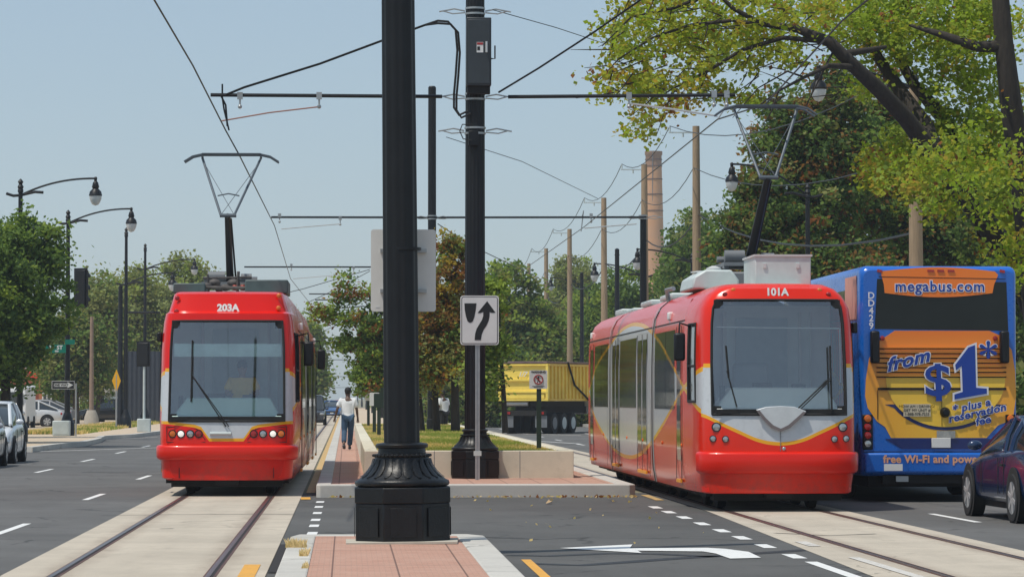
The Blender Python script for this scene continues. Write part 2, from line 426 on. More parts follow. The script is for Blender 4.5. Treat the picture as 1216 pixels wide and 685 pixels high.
        if s > 0: g = MB(); g.box((1.5, 7.8, 2.42), (.15, .1, .38)); g.build('mirror_housing', M['black'], T, bevel=.03)
    # interior
    fl = mat(name + '_cab_floor', (.09, .09, .09), .8)
    wall = mat(name + '_cab_lining', spec['lining'], .6, 0, .1, 2)
    dash = mat(name + '_dashboard', spec['dash'], .55, 0, .06, 3)
    b = MB(); b.bx(-1.1, 1.1, .3, 2.6, .95, 1.0); b.build('cab_floor', fl, T)
    b = MB(); b.bx(-1.12, 1.12, 2.6, 2.66, .95, 3.1); b.build('cab_rear_wall', wall, T)
    b = MB(); b.bx(-.35, .45, 2.55, 2.595, 1.0, 2.9); b.build('cab_door', mat(name + '_cab_door', spec['door'], .3), T)
    b = MB(); b.bx(-.56, -.50, 2.5, 2.59, 1.0, 3.0); b.bx(.62, .66, 2.5, 2.59, 1.0, 3.0); b.bx(.8, .82, 2.5, 2.59, 1.0, 3.0); b.build('cab_pillar', M['offwhite'], T)
    b = MB(); b.prism([(-.92, wz0 - .1), (.92, wz0 - .1), (.95, wz0 + .02), (.72, wz0 + .40), (-.68, wz0 + .40), (-.95, wz0 + .06)], .30, .95)
    b.bx(-.95, .95, .11, .32, wz0 - .1, wz0 + .10)
    o = b.build('dashboard', dash, T, bevel=.03)
    b = MB(); b.box((-.2, .55, wz0 + .43), (.3, .12, .08)); b.box((.35, .6, wz0 + .42), (.2, .14, .06)); b.box((-.8, .5, wz0 + .3), (.08, .08, .25)); b.build('console', M['black'], o, bevel=.01)
    b = MB(); b.bx(-.5, .05, 1.7, 1.8, 1.5, 2.2) if not spec.get('driver') else b.bx(.0, .46, 1.6, 1.72, 1.3, 2.05); b.build('driver_seat', M['mgrey'], T, bevel=.05)
    if spec.get('blind'):
        b = MB(); b.bx(-.92, .92, .40, .42, spec['blind'][0], spec['blind'][1]); b.build('sun_blind', mat(name + '_blind', (.72, .88, .86), .7), T)
    else:
        b = MB(); b.tube([(-.9, .34, 2.72), (.93, .34, 2.70)], .012, 6); b.tube([(.93, .34, 2.70), (.93, .26, 1.9)], .012, 6); b.build('blind_rail', M['alu'], T)
    return T, nose, sp

# ---- right tram
RT = dict(loc=(6.37, 48.0, 0), L=21.6, joints=(7.0, 15.9), red=(.76, .020, .003),
    prof=[(.28, 1.17), (.5, 1.21), (.9, 1.23), (2.2, 1.23), (2.75, 1.215), (3.0, 1.18), (3.18, 1.09), (3.29, .96), (3.36, .80), (3.385, .5)],
    lean=[(.25, .02), (.9, 0), (1.43, .03), (3.12, .30), (3.29, .37), (3.36, .55), (3.385, .9)],
    zs=[.28, .5, .7, .9, 1.15, 1.43, 1.62, 1.9, 2.2, 2.5, 2.78, 3.0, 3.12, 3.2, 3.29, 3.34, 3.36, 3.385], wind=(1.43, 3.12),
    front=dict(low=[(0, 1.00), (.3, 1.045), (.6, 1.17), (.9, 1.31), (1.1, 1.41), (1.5, 1.55)], smooth=True, y=.34),
    bump=(.58, .87, .27), lining=(.62, .68, .68), dash=(.85, .86, .82), door=(.20, .26, .30), mirrors=(-1,))
TR, noseR, spR = make_tram('tram', RT, 'red tram 101A with curved yellow line, on the right track beside the blue bus')
text('fleet_number', '101A', .155, M['white'], TR, (0, noseR(0, 0, 3.24)[1] - .012, 3.235), rot=(R(80), 0, 0), offset=.006, extrude=.003)
def FR(px, py):   # pixel to local x,z on the nose of the right tram
    k = 48.0 / 3900; return ((px - 932) * k, H - (py - 473) * k)
for sx in (-1, 1):
    for (x, z, r) in ((.935, 1.245, .058), (.985, 1.075, .042), (.805, 1.07, .042)):
        y = noseR(sx * x, lerp_tab([(0, 0), (.56, .025), (.8, .05), (1.0, .1), (1.12, .2)], x), z)[1]
        g = MB(); g.lathe([(0, -.012), (r * .8, -.012), (r, -.006), (r * 1.12, .0), (r * 1.12, .04)], 18, (sx * x, y - .01, z), 'y')
        o = g.build('headlight', M['lens'], TR)
        g = MB(); g.lathe([(r * 1.1, -.008), (r * 1.2, -.008), (r * 1.2, .02), (r * 1.1, .02)], 18, (sx * x, y - .01, z), 'y'); g.build('lamp_rim', M['black'], o)
    for (x, z, m_) in ((.80, 3.27, 'amber'), (.90, 3.21, 'redlens')):
        p = noseR(sx * x, .07, z); g = MB(); g.sphere((p[0], p[1] - .005, p[2]), .04, 12, 8, (1, .5, .8)); g.build('marker_light', M[m_], TR)
# shield
pts = [(-.36, 1.50), (-.2, 1.545), (0, 1.555), (.2, 1.545), (.38, 1.48), (.28, 1.36), (.14, 1.235), (0, 1.18), (-.14, 1.235), (-.26, 1.36)]
g = MB(); g.prism(pts, -.03, .03); sh = g.build('emblem_shield', mat('shield_silver', (.60, .62, .63), .35, .1), TR, bevel=.008)
edge = [(-.36, 1.49), (-.26, 1.36), (-.14, 1.235), (0, 1.18), (.14, 1.235), (.28, 1.36), (.38, 1.47)]
inn = [(-.31, 1.49), (-.22, 1.38), (-.11, 1.275), (0, 1.225), (.11, 1.275), (.23, 1.38), (.33, 1.47)]
g = MB(); g.prism(edge + inn[::-1], -.034, -.028); g.build('shield_edge', mat('shield_edge', (.17, .14, .14), .5), sh)
g = MB(); g.box((0, .006, 1.2), (.008, .02, .62)); g.build('centre_joint', M['mgrey'], TR)
g = MB(); g.sphere((.05, .0, .93), .03, 10, 6, (1, .5, 1)); g.build('tow_cap', M['lens'], TR)
# wipers
def wiper(T, nf, piv, elbow, tip, double=True):
    def q(x, z, o_=.05): p = nf(x, .02, z); return (p[0], p[1] - o_, p[2])
    g = MB(); g.tube([q(*piv), q(*elbow)], .011, 6)
    if double: g.tube([q(piv[0] + .05, piv[1]), q(elbow[0] + .02, elbow[1] - .02)], .009, 6)
    o = g.build('wiper', M['rubber'], T)
    g = MB(); g.tube([q(*tip[0], .035), q(*tip[1], .03)], .016, 6); g.build('wiper_blade', M['rubber'], o)
wiper(TR, noseR, FR(952, 486), FR(992, 449), (FR(994, 410), FR(994, 487)))
wiper(TR, noseR, FR(880, 483), FR(869, 440), (FR(868, 410), FR(871, 448)), False)

# roof gear right
def roofbox(T, x0, x1, y0, y1, z0, z1, m_, nm='roof_box', bev=.03):
    return MB().bx(x0, x1, y0, y1, z0, z1).build(nm, m_, T, bevel=bev)
o = roofbox(TR, -.22, .62, 1.15, 2.6, 3.37, 3.82, M['lgrey'], 'equipment_box', .015)
g = MB()
for x in (-.08, .42): g.box((x, 1.14, 3.66), (.05, .02, .07))
g.bx(-.24, .64, 1.13, 2.62, 3.80, 3.83); g.build('box_lid', M['offwhite'], o)
g = MB(); g.prism([(-1.02, 3.36), (-.98, 3.55), (-.8, 3.66), (-.4, 3.66), (-.28, 3.5), (-.28, 3.36)], 2.7, 4.6); o = g.build('air_conditioner', M['lgrey'], TR, bevel=.03)
g = MB(); g.lathe([(.12, 0), (.12, .04), (.03, .08)], 14, (-.62, 3.2, 3.66)); g.lathe([(.2, 0), (.2, .02), (.1, .03)], 16, (-.7, 4.0, 3.66)); g.build('vent_cap', M['offwhite'], o)
for (x0, x1, y0, y1, z) in ((-.8, .7, 8.2, 10.2, 3.48), (-.8, .7, 12, 14, 3.48), (-.7, .6, 16.8, 18.4, 3.46), (-.75, .75, 19, 20.5, 3.50)):
    roofbox(TR, x0, x1, y0, y1, 3.38, z, M['lgrey'])
g = MB(); g.tube([(-.95, 7.0, 3.3), (-1.0, 6.9, 3.48), (-.9, 6.7, 3.5)], .04, 8); g.build('roof_horn', M['steel'], TR)

def pantograph(T, y, zr, knee, head, w, cx=0, lift=0):
    pan = mat('pantograph_grey', (.085, .105, .125), .5, .2, .1)
    fr = MB(); fr.bx(cx - .5, cx + .5, y - .5, y + 1.0, zr + .10, zr + .16)
    for x in (-.45, .45):
        for yy in (-.4, .9): fr.lathe([(.05, 0), (.07, .03), (.04, .05), (.07, .07), (.05, .11)], 10, (cx + x, y + yy, zr))
    fr.tube([(cx - .5, y + .5, zr + .24), (cx + .5, y + .5, zr + .24)], .05, 8); fr.lathe([(.10, -.16), (.10, .16)], 12, (cx - .25, y + .2, zr + .28), 'x'); fr.lathe([(.08, -.1), (.08, .1)], 12, (cx + .3, y + .3, zr + .26), 'x')
    o = fr.build('pantograph_frame', M['mgrey'], T)
    g = MB(); g.tube([(cx, y + .3, zr + .2), (cx + knee[0], y + knee[1], knee[2])], [.075, .055], 10)
    g.tube([(cx + .1, y + .5, zr + .2), (cx + knee[0] + .06, y + knee[1] + .1, knee[2] - .05)], .02, 6); g.build('lower_arm', M['black'], o)
    kx = cx + knee[0]; ky = y + knee[1]; kz = knee[2]; hx = cx + head[0]; hy = y + head[1]; hz = head[2]; ww = w * .31
    g = MB(); g.tube([(kx - .14, ky, kz), (kx + .16, ky, kz)], .035, 8)
    for s in (-1, 1): g.tube([(kx + s * .12, ky, kz), (hx + s * ww, hy, hz - .06)], .024, 8)
    zq = kz + (hz - kz) * .32; g.tube([(kx - .2, ky + (hy - ky) * .32, zq), (kx, ky + (hy - ky) * .32, zq + .04), (kx + .2, ky + (hy - ky) * .32, zq)], .012, 6)
    g.tube([(kx - .13, ky, kz), (hx + ww, hy, hz - .1)], .006, 5); g.tube([(kx + .13, ky, kz), (hx - ww, hy, hz - .1)], .006, 5)
    g.build('upper_arm', pan, o)
    g = MB(); W = w / 2
    for dy in (-.15, .15):
        g.tube([(hx - W, hy + dy, hz - .14), (hx - W * .82, hy + dy, hz - .04), (hx - W * .62, hy + dy, hz), (hx + W * .62, hy + dy, hz), (hx + W * .82, hy + dy, hz - .04), (hx + W, hy + dy, hz - .14)], .018, 6)
    for s in (-1, 1): g.tube([(hx + s * ww, hy - .17, hz - .04), (hx + s * ww, hy + .17, hz - .04)], .02, 6)
    g.bx(hx - W * .62, hx + W * .62, hy - .17, hy - .12, hz, hz + .022); g.bx(hx - W * .62, hx + W * .62, hy + .12, hy + .17, hz, hz + .022)
    g.build('pan_head', pan, o)
# right pantograph (y local 4.5)
k = P(912, 211, 51.5) - Vector(RT['loc']); h = P(909, 127, 52.3) - Vector(RT['loc'])
pantograph(TR, 4.2, 3.66, (k.x - .1, k.y - 4.2, k.z), (h.x - .1, h.y - 4.2, h.z), 1.62, .1)
roofbox(TR, -.45, .75, 3.5, 5.6, 3.38, 3.66, M['mgrey'], 'pantograph_well')

# ---- left tram
LT = dict(loc=(-2.03, 56.0, 0), rz=-R(.35), L=20.1, joints=(6.9, 13.4), red=(.74, .010, .003),
    prof=[(.28, 1.10), (.5, 1.17), (.9, 1.21), (1.3, 1.22), (2.6, 1.20), (2.99, 1.16), (3.12, 1.13), (3.16, 1.08), (3.46, .99), (3.50, .95), (3.51, .8)],
    lean=[(.25, .03), (.9, 0), (1.28, .03), (2.99, .34), (3.12, .36), (3.16, .5), (3.46, .62), (3.50, .75), (3.51, 1.0)],
    zs=[.28, .5, .7, .9, 1.1, 1.28, 1.62, 1.9, 2.2, 2.5, 2.78, 2.99, 3.06, 3.12, 3.16, 3.3, 3.46, 3.50, 3.51], wind=(1.28, 2.99),
    front=dict(low=[(0, .965), (.29, .965), (.43, 1.16), (.55, 1.20), (1.0, 1.255), (1.5, 1.27)], smooth=False, y=.34),
    bump=(.64, .86, .30), lining=(.80, .92, .88), dash=(.60, .78, .72), door=(.36, .48, .50), mirrors=(1,), blind=(2.38, 2.60), driver=True)
TL, noseL, spL = make_tram('tram', LT, 'red tram numbered 203A with lit headlights and single wiper, on the left track')
def FL_(px, py):
    k = 56.0 / 3900; return ((px - 269.5) * k, H - (py - 473) * k)
text('fleet_number', '203A', .17, M['white'], TL, (0, noseL(0, 0, 3.22)[1] - .012, 3.215), rot=(R(72), 0, 0), offset=.008, extrude=.003)
for px, m_ in ((205.7, 'amber'), (215.7, 'lamp_on'), (226.7, 'lens'), (236.8, 'redlens'), (301.7, 'redlens'), (312.7, 'lens'), (324.4, 'lamp_on'), (334, 'amber')):
    x, z = FL_(px, 514.8); y = noseL(x, lerp_tab([(0, 0), (.56, .025), (.8, .05), (1.0, .1), (1.12, .2)], abs(x)), z)[1]
    g = MB(); g.lathe([(0, -.012), (.045, -.012), (.058, -.004), (.062, .03)], 18, (x, y - .008, z), 'y'); o = g.build('headlight', M[m_], TL)
    g = MB(); g.lathe([(.06, -.008), (.07, -.008), (.07, .02), (.06, .02)], 18, (x, y - .008, z), 'y'); g.build('lamp_rim', M['black'], o)
for px, py in ((208.6, 353), (208, 369), (330, 350), (329.7, 365)):
    x, z = FL_(px, py); p = noseL(x, .06, z); g = MB(); g.sphere((x, p[1] - .005, z), .042, 12, 8, (1, .5, 1)); g.build('marker_light', M['amber' if px > 300 else 'redlens'], TL)
for s in (-1, 1):   # seam round the lamp panels
    g = MB(); L1 = [(s * 1.02, 1.19), (s * .50, 1.15), (s * .36, .97), (s * .36, .925), (s * 1.02, .925)]
    pts = [];
    for x, z in L1 + L1[:1]: pts.append((x, noseL(x, lerp_tab([(0, 0), (.56, .025), (.8, .05), (1.0, .1)], abs(x)), z)[1] - .001, z))
    g.tube(pts, .007, 5); g.build('panel_joint', M['dark'], TL)
wiper(TL, noseL, FL_(269, 506), FL_(227, 445), (FL_(227, 404), FL_(227, 477)))
g = MB(); g.tube([(-.28, noseL(0, 0, 1.07)[1] - .01, 1.07), (.08, noseL(0, 0, 1.07)[1] - .01, 1.07)], .03, 8); g.build('wiper_mount', M['lgrey'], TL)
DG = mat('roof_gear_dark', (.07, .10, .10), .5, 0, .2)
o = roofbox(TL, .25, 1.0, 1.6, 3.4, 3.5, 3.74, DG, 'equipment_box', .02)
roofbox(TL, -1.0, -.45, 1.6, 3.0, 3.5, 3.68, DG, 'equipment_box', .02)
g = MB()
for x, z, r in ((-.42, 3.64, .07), (-.3, 3.7, .09), (-.12, 3.62, .08), (.02, 3.7, .1), (.18, 3.66, .07), (-.22, 3.58, .06)): g.sphere((x, 2.3 + x, z), r, 10, 8, (1.2, 1, .8))
g.tube([(-1.0, 1.8, 3.62), (.3, 1.8, 3.60)], .03, 8); g.tube([(-.5, 2, 3.78), (.35, 2.1, 3.8)], .02, 6); g.tube([(-.4, 2, 3.5), (-.42, 2, 3.85)], .02, 6); g.tube([(.1, 2, 3.5), (.12, 2, 3.9)], .03, 6)
g.build('roof_cabling', mat('roof_cabling', (.09, .08, .075), .7, .2, .5, 9), TL)
g = MB()
for x in (.06, .2, .36): g.lathe([(.03, 0), (.05, .02), (.03, .04), (.05, .06), (.03, .10)], 10, (x, 1.9, 3.56))
g.build('insulator', mat('red_insulator', (.35, .04, .02), .4), TL)
for (y0, y1) in ((7.6, 9.2), (10.3, 12.6), (14.2, 16), (17, 19)): roofbox(TL, -.8, .8, y0, y1, 3.5, 3.72, M['lgrey'])
k = P(268.5, 256, 60.2) - Vector(LT['loc']); h = P(273, 184, 61.5) - Vector(LT['loc'])
base = P(271, 320, 61.6) - Vector(LT['loc'])
pantograph(TL, 5.4, 3.66, (k.x - base.x, k.y - 5.4, k.z), (h.x - base.x, h.y - 5.4, h.z), 1.76, base.x)
roofbox(TL, -.6, .5, 4.8, 6.6, 3.5, 3.66, M['mgrey'], 'pantograph_well')
# ================================================================== BUS
def build_bus():
    d0 = 52.5; bxc = P(1115, 473, d0).x
    B = empty('double_decker_bus', (bxc, d0, 0), 0, 'blue double decker coach with big $1 lettering on its orange rear, beside tram 101A', 'bus')
    K = d0 / 3900
    def q(px, py): return ((px - 1115) * K, H - (py - 473) * K)
    blue = mat('bus_blue', (.008, .13, .55), .28, 0, .05, 1.5, coat=.5); navy = mat('bus_navy', (.006, .018, .13), .35, 0, .1, 2, coat=.3)
    orange = NT('bus_orange'); X, Y, Z = orange.xyz(); v = orange.coords()
    f = orange.ramp(Z, 1.0, 2.75); dx = orange.ramp(orange.math('ABSOLUTE', X), .3, 1.1)
    c = orange.mix(orange.math('MULTIPLY', f, f), (.92, .52, .04), (.90, .20, .01)); c = orange.mix(orange.math('MULTIPLY', dx, .35), c, (.88, .26, .015))
    orange.bsdf(c, .32, coat=.4); orange = orange.m
    yell = mat('bus_yellow', (.95, .60, .05), .32, 0, .08, 1.5, coat=.4); txtblue = mat('lettering_blue', (.008, .05, .33), .4, 0, .03); txtw = mat('lettering_white', (.78, .78, .8), .4, 0, .03)
    W2, Z0, Z1, Lb = 1.275, .42, 3.80, 13.0
    # body: rounded section extruded
    prof = []
    for cx_, cz_, a0, a1, r in ((W2 - .12, Z1 - .12, 0, 90, .12), (-W2 + .12, Z1 - .12, 90, 180, .12), (-W2 + .05, Z0 + .05, 180, 270, .05), (W2 - .05, Z0 + .05, 270, 360, .05)):
        for i in range(5): a = R(a0 + (a1 - a0) * i / 4); prof.append((cx_ + r * math.cos(a), cz_ + r * math.sin(a)))
    rows = []
    for y, k in ((0.0, .955), (.02, .975), (.07, .992), (.14, 1.0), (Lb - .2, 1), (Lb, .96)):
        rows.append([(x * k, y, 2.1 + (z - 2.1) * (k if k < 1 else 1)) for x, z in prof])
    g = MB(); g.grid(rows, closed=True); g.add(rows[0], [tuple(range(len(prof)))]); g.add(rows[-1], [tuple(reversed(range(len(prof))))])
    g.build('body', blue, B, 35)
    # upper rear window
    def shape(nm, pts, m_, y, th=.01, parent=B, bev=0):
        g = MB(); g.prism([q(*p) for p in pts], -y, -y + th); return g.build(nm, m_, parent, 30, bevel=bev)
    win = shape('rear_window', [(1041, 330), (1197, 334), (1199, 392), (1038, 390)], mat('bus_rear_glass', (.012, .016, .016), .12, 0, .3, .8, spec=.35), .004, .01)
    # orange film band across the window with the web address
    n = 14; top = [(1046 + (1183 - 1046) * i / n, 321 - 5 * math.sin(PI * i / n)) for i in range(n + 1)]
    bot = [(1180 - (1180 - 1050) * i / n, 347 + 5 * math.sin(PI * i / n)) for i in range(n + 1)]
    shape('web_address_band', [(1046, 325)] + top + [(1187, 325), (1182, 337)] + bot + [(1049, 337)], orange, .012, .01)
    shape('window_joint', [(1043, 327.2), (1196, 329.6), (1196, 330.4), (1043, 328)], M['dark'], .015, .01)
    x, z = q(1116.5, 339.5)
    text('web_address', 'megabus.com', .245, txtw, B, (x, -.016, z), offset=.016, extrude=.002, spacing=1.10)
    text('web_address', 'megabus.com', .245, txtblue, B, (x, -.020, z), offset=.003, extrude=.002, spacing=1.10)
    for a in (1105.5, 1117.5, 1130): shape('brake_light', [(a - 4, 319), (a + 4, 319.2), (a + 4, 321.8), (a - 4, 321.6)], M['redlens'], .028, .02)
    for a in (1044, 1192): shape('marker_light', [(a - 3, 318.5), (a + 3, 319.5), (a + 3, 323), (a - 3, 322)], M['redlens'], .02, .02)
    for i, ch in enumerate('DD429'):
        x, z = q(1033.3, 350.5 + i * 9.0); text('fleet_letter', ch, .15, txtw, B, (x, -.04, z), rot=(PI / 2, 0, 0), offset=.003, extrude=.002)
    # large orange rounded panel
    op = [(1062, 392), (1042, 405), (1031, 425), (1027, 450), (1026, 470), (1029, 484), (1040, 500), (1050, 507), (1057, 520), (1172, 520), (1186, 505), (1199, 500), (1205, 492), (1208, 470), (1207, 440), (1203, 415), (1190, 398), (1176, 392)]
    shape('rear_panel', op, orange, .008, .012)
    cp = []
    for i in range(33):
        a = PI + PI * i / 32; cp.append((1123 + 72 * math.cos(a), 449 - 58 * math.sin(a)))
    cp2 = [(1051, 449 - 2)] + cp + [(1195, 447)]
    big = []
    for i in range(33):
        a = PI + PI * i / 32; big.append((1123 + 75 * math.cos(a), 450.5 - 60.5 * math.sin(a)))
    shape('panel_shadow_line', [(1050, 480)] + [p for p in big if p[1] > 480] + [(1197, 480)], navy, .012, .01)
    shape('yellow_panel', cp2, yell, .019, .012)
    lv = []
    for i in range(7):
        y0 = 413.5 + i * 5.6
        g = MB(); x0, z = q(1040 if i else 1042, y0); x1, _ = q(1196, y0)
        g.box(((x0 + x1) / 2, -.024, z), (x1 - x0, .016, .022)); g.build('louvre', M['dark'], B)
        g = MB(); g.box(((x0 + x1) / 2, -.034, z + .014), (x1 - x0, .026, .01)); g.build('louvre_blade', orange, B)
    g = MB(); x0, z = q(1041, 461.5); x1, _ = q(1196, 463)
    g.box(((x0 + x1) / 2, -.026, z), (x1 - x0, .02, .04)); g.build('hatch_gap', M['dark'], B)
    g = MB(); g.tube([(q(1041, 463)[0], -.021, q(1041, 463)[1]), (q(1041, 505)[0], -.012, q(1041, 498)[1])], .006, 5); g.tube([(q(1118, 463)[0], -.03, q(0, 465)[1]), (q(1118, 463)[0], -.03, q(0, 506)[1])], .004, 5); g.build('panel_joint', M['dark'], B)
    # lettering
    def t2(nm, s, size, px, py, ang=0, sx=1.0, off=.01, sh=0.0, out=.02, sp=1.0):
        x, z = q(px, py); e = (PI / 2, -R(ang), 0)
        text(nm, s, size, txtw, B, (x, -.048, z), rot=e, sx=sx, offset=off + out, extrude=.002, shear=sh, spacing=sp)
        text(nm, s, size, txtblue, B, (x, -.053, z), rot=e, sx=sx, offset=off, extrude=.002, shear=sh, spacing=sp)
    t2('from_lettering', 'from', .30, 1076, 428, 14, 1.15, .008, .4, .013, 1.06)
    t2('dollar_sign', '$', .72, 1113, 453, 2, 1.2, .010, .0, .016)
    one = [(1134, 433), (1150, 412), (1158, 409), (1159, 460), (1172, 461), (1172, 467), (1133, 474), (1133, 468), (1143, 465), (1142, 434), (1135, 439)]
    cxm, cym = 1152, 442
    def grow(pts, k):
        out = []; n = len(pts)
        for i in range(n):
            a, b, c = Vector(pts[i - 1]), Vector(pts[i]), Vector(pts[(i + 1) % n])
            e1 = (b - a).normalized(); e2 = (c - b).normalized(); nn = Vector((e1.y + e2.y, -(e1.x + e2.x)));
            nn = nn.normalized() * k / max(.45, nn.length / 2); out.append((b.x + nn.x, b.y + nn.y))
        return out
    shape('numeral_one', grow(one, 2.2), txtw, .05, .004); shape('numeral_one', one, txtblue, .056, .005)
    t2('asterisk', '*', .62, 1174, 424, 0, 1.1, .006, 0, .012)
    t2('small_print', '* plus a', .17, 1153, 482, 12, 1.12, .004, .2, .009, 1.08); t2('small_print', 'reservation', .17, 1160, 490.5, 12, 1.12, .004, .2, .009, 1.08); t2('small_print', 'fee', .17, 1167, 499.5, 12, 1.12, .004, .2, .009, 1.08)
    x, z = q(1088, 487); g = MB(); g.box((x, -.036, z), (.44, .006, .20)); nt = g.build('notice', mat('notice_cream', (.62, .55, .40), .5), B)
    for i, s in enumerate(('HOW AM I DRIVING?', 'GET MY UNIT #', '1-888-978-7233')):
        text('notice_text', s, .062, M['signblack'], B, (x, -.042, z + .062 - i * .062), offset=.0, extrude=.001)
    x, z = q(1122, 489.5); g = MB(); g.lathe([(0, -.10), (.05, -.10), (.075, -.06), (.085, -.0), (.085, .02)], 20, (x, -.02, z), 'y'); g.build('engine_hatch_knob', M['black'], B)
    # lower: lights, plate, bumper
    for s in (-1, 1):
        for i, m_ in enumerate(('amber', 'redlens', 'redlens', 'lens')):
            x, z = q(1029, [497, 507, 517, 527][i]); x = x if s < 0 else -x
            g = MB(); g.lathe([(0, -.05), (.05, -.045), (.062, -.02), (.062, .02)], 16, (x, -.0, z), 'y'); g.build('tail_light', M[m_], B)
        x, z = q(1029, 512); x = x if s < 0 else -x
        g = MB(); g.bx(x - .085, x + .085, -.014, .02, z - .30, z + .27); g.build('light_housing', M['black'], B, bevel=.015)
        g = MB(); x, z = q(1037, 411); x = x if s < 0 else -x; g.bx(x - .07, x + .07, -.16, .0, z - .27, z + .25); g.build('intake_scoop' if s > 0 else 'corner_guard', M['black'], B, bevel=.03)
    for px in (1047, 1183):
        x, z = q(px, 401); g = MB(); g.lathe([(0, -.03), (.035, -.025), (.04, 0)], 12, (x, -.015, z), 'y'); g.build('reflector', M['redlens'], B)
    x, z = q(1117, 526); g = MB(); g.box((x, -.03, z), (.31, .012, .155)); pl = g.build('number_plate', M['white'], B, bevel=.006)
    text('plate_text', 'DD 429', .10, txtblue, B, (x, -.041, z), offset=.004, extrude=.001) if False else None
    x, z = q(1123, 516); g = MB(); g.box((x, -.02, z), (.30, .012, .12)); g.build('plate_lamp', M['lens'], B)
    shape('lower_hatch', [(1050, 521), (1070, 533), (1180, 533), (1196, 521)], navy, .008, .01)
    shape('bumper_joint', [(1024, 536), (1206, 536), (1206, 537), (1024, 537)], M['dark'], .006, .008)
    g = MB(); g.bx(-1.22, 1.22, -.05, .05, .46, q(0, 537.5)[1]); g.build('bumper', blue, B, bevel=.04)
    x, z = q(1047, 545.5); text('bumper_text', 'free Wi-Fi and power', .17, mat('lettering_peach', (.75, .38, .22), .4), B, (x, -.056, z), align='LEFT', offset=.006, extrude=.002, spacing=1.06)
    x, z = q(1059, 555); g = MB(); g.box((x, -.056, z), (.30, .008, .11)); st = g.build('sticker', M['white'], B)
    g = MB(); g.bx(-1.1, 1.1, .3, Lb - .5, .24, .44); g.bx(-.9, .9, .05, .3, .30, .44); g.build('underframe', M['dark'], B)
    for y in (2.9, 4.2, 10.6):
        for s in (-1, 1):
            g = MB(); g.lathe([(0, -.02), (.30, -.02), (.46, -.0), (.5, .05), (.5, .26), (.46, .3), (0, .3)], 24, (s * 1.24 if s < 0 else .94, y, .5), 'x'); w = g.build('wheel', M['rubber'], B)
            g = MB(); g.lathe([(0, -.0), (.12, -.03), (.28, .01), (.3, .03)], 20, (s * 1.26, y, .5), 'x'); g.build('rim', M['steel'], w)
    g = MB(); g.bx(-.7, -.5, .0, .1, .33, .42); g.build('exhaust', M['steel'], B)
    # side windows of the upper and lower deck
    for s in (-1, 1):
        for (z0, z1) in ((2.55, 3.45), (1.35, 2.05)):
            g = MB()
            g.box((s * 1.277, 6.8, (z0 + z1) / 2), (.008, 11.4, z1 - z0)); g.build('side_window_band', M['dglass'], B)
            g = MB()
            for i in range(1, 8): g.box((s * 1.284, 1.1 + i * 1.42, (z0 + z1) / 2), (.01, .05, z1 - z0))
            g.build('window_divider', M['black'], B)
    g = MB(); g.box((-1.285, .9, 3.3), (.006, 1.2, .7)); g.build('side_graphic', mat('side_graphic', (.75, .35, .25), .4), B)
    return B
build_bus()

# ================================================================== POLES
def pole_parts(T, s, r0, r1, h, flutes=16, band=None):
    g = MB(); w = .505 * s
    oc = [(w * math.cos(R(22.5 + 45 * i)) * 1.04, w * math.sin(R(22.5 + 45 * i)) * 1.04) for i in range(8)]
    g.flat([(x * .985, y * .985) for x, y in oc], 0, .40 * s); g.flat(oc, .40 * s, .56 * s); b = g.build('pedestal', M['blackiron'], T, 30, bevel=.012)
    g = MB()
    for i in range(8):
        a = R(45 * i); c = Vector((math.cos(a), math.sin(a), 0)) * (w * .968)
        rot = Matrix.Rotation(a, 3, 'Z')
        g.box((c.x, c.y, .21 * s), (.006, .26 * s, .29 * s), rot)
    g.build('pedestal_panel', M['blackiron'], b, 30, bevel=.002)
    g = MB()
    g.lathe([(.44 * s, .56 * s), (.475 * s, .575 * s), (.485 * s, .60 * s), (.475 * s, .625 * s), (.44 * s, .64 * s), (.425 * s, .655 * s), (.37 * s, .69 * s), (.32 * s, .75 * s), (.285 * s, .82 * s), (.275 * s, .86 * s), (.29 * s, .865 * s), (.295 * s, .88 * s), (.275 * s, .895 * s), (.245 * s, .90 * s), (.24 * s, .95 * s), (.265 * s, .96 * s), (.27 * s, .985 * s), (.255 * s, 1.0 * s), (r0 * 1.04, 1.01 * s)], 40)
    m_ = g.build('base_moulding', M['blackiron'], T, 50)
    g = MB()   # acanthus leaves on the bell and a bead row
    for i in range(22):
        a = 2 * PI * i / 22
        pts = []
        for (r, z, wd) in ((.43, .66, .015), (.40, .68, .038), (.35, .73, .042), (.31, .79, .032), (.292, .85, .015)):
            pts.append((r * s, z * s, wd * s))
        L_, C_, R_ = [], [], []
        for r, z, wd in pts:
            ca, sa = math.cos(a), math.sin(a)
            L_.append(((r - .004) * ca - wd * -sa * -1 * 1, (r - .004) * sa + wd * ca * -1, z)); C_.append(((r + .006 * s) * ca, (r + .006 * s) * sa, z)); R_.append(((r - .004) * ca - wd * sa, (r - .004) * sa + wd * ca, z))
        g.grid([[(((r - .004) * math.cos(a) + wd * math.sin(a)), ((r - .004) * math.sin(a) - wd * math.cos(a)), z) for r, z, wd in pts], C_, R_])
    for i in range(36):
        a = 2 * PI * i / 36; g.sphere((.29 * s * math.cos(a), .29 * s * math.sin(a), .88 * s), .016 * s, 6, 5)
    g.build('leaf_relief', M['blackiron'], m_, 50)
    g = MB(); n = flutes * 6
    g.lathe([(r0, 1.0 * s), (r1, h)], n, flute=flutes, fd=.055); g.build('shaft', M['black'], T, 60)
ISL = .15; MED = .20
b1 = G(479, 645, ISL)
p1 = empty('catenary_pole', (b1.x + .0, 34.9, ISL), 0, 'thick black fluted steel pole on the brick island nearest the camera', 'pole')
pole_parts(p1, 1.04, .195, .165, 11.0, 12); p1.rotation_euler = (0, -R(.55), 0)
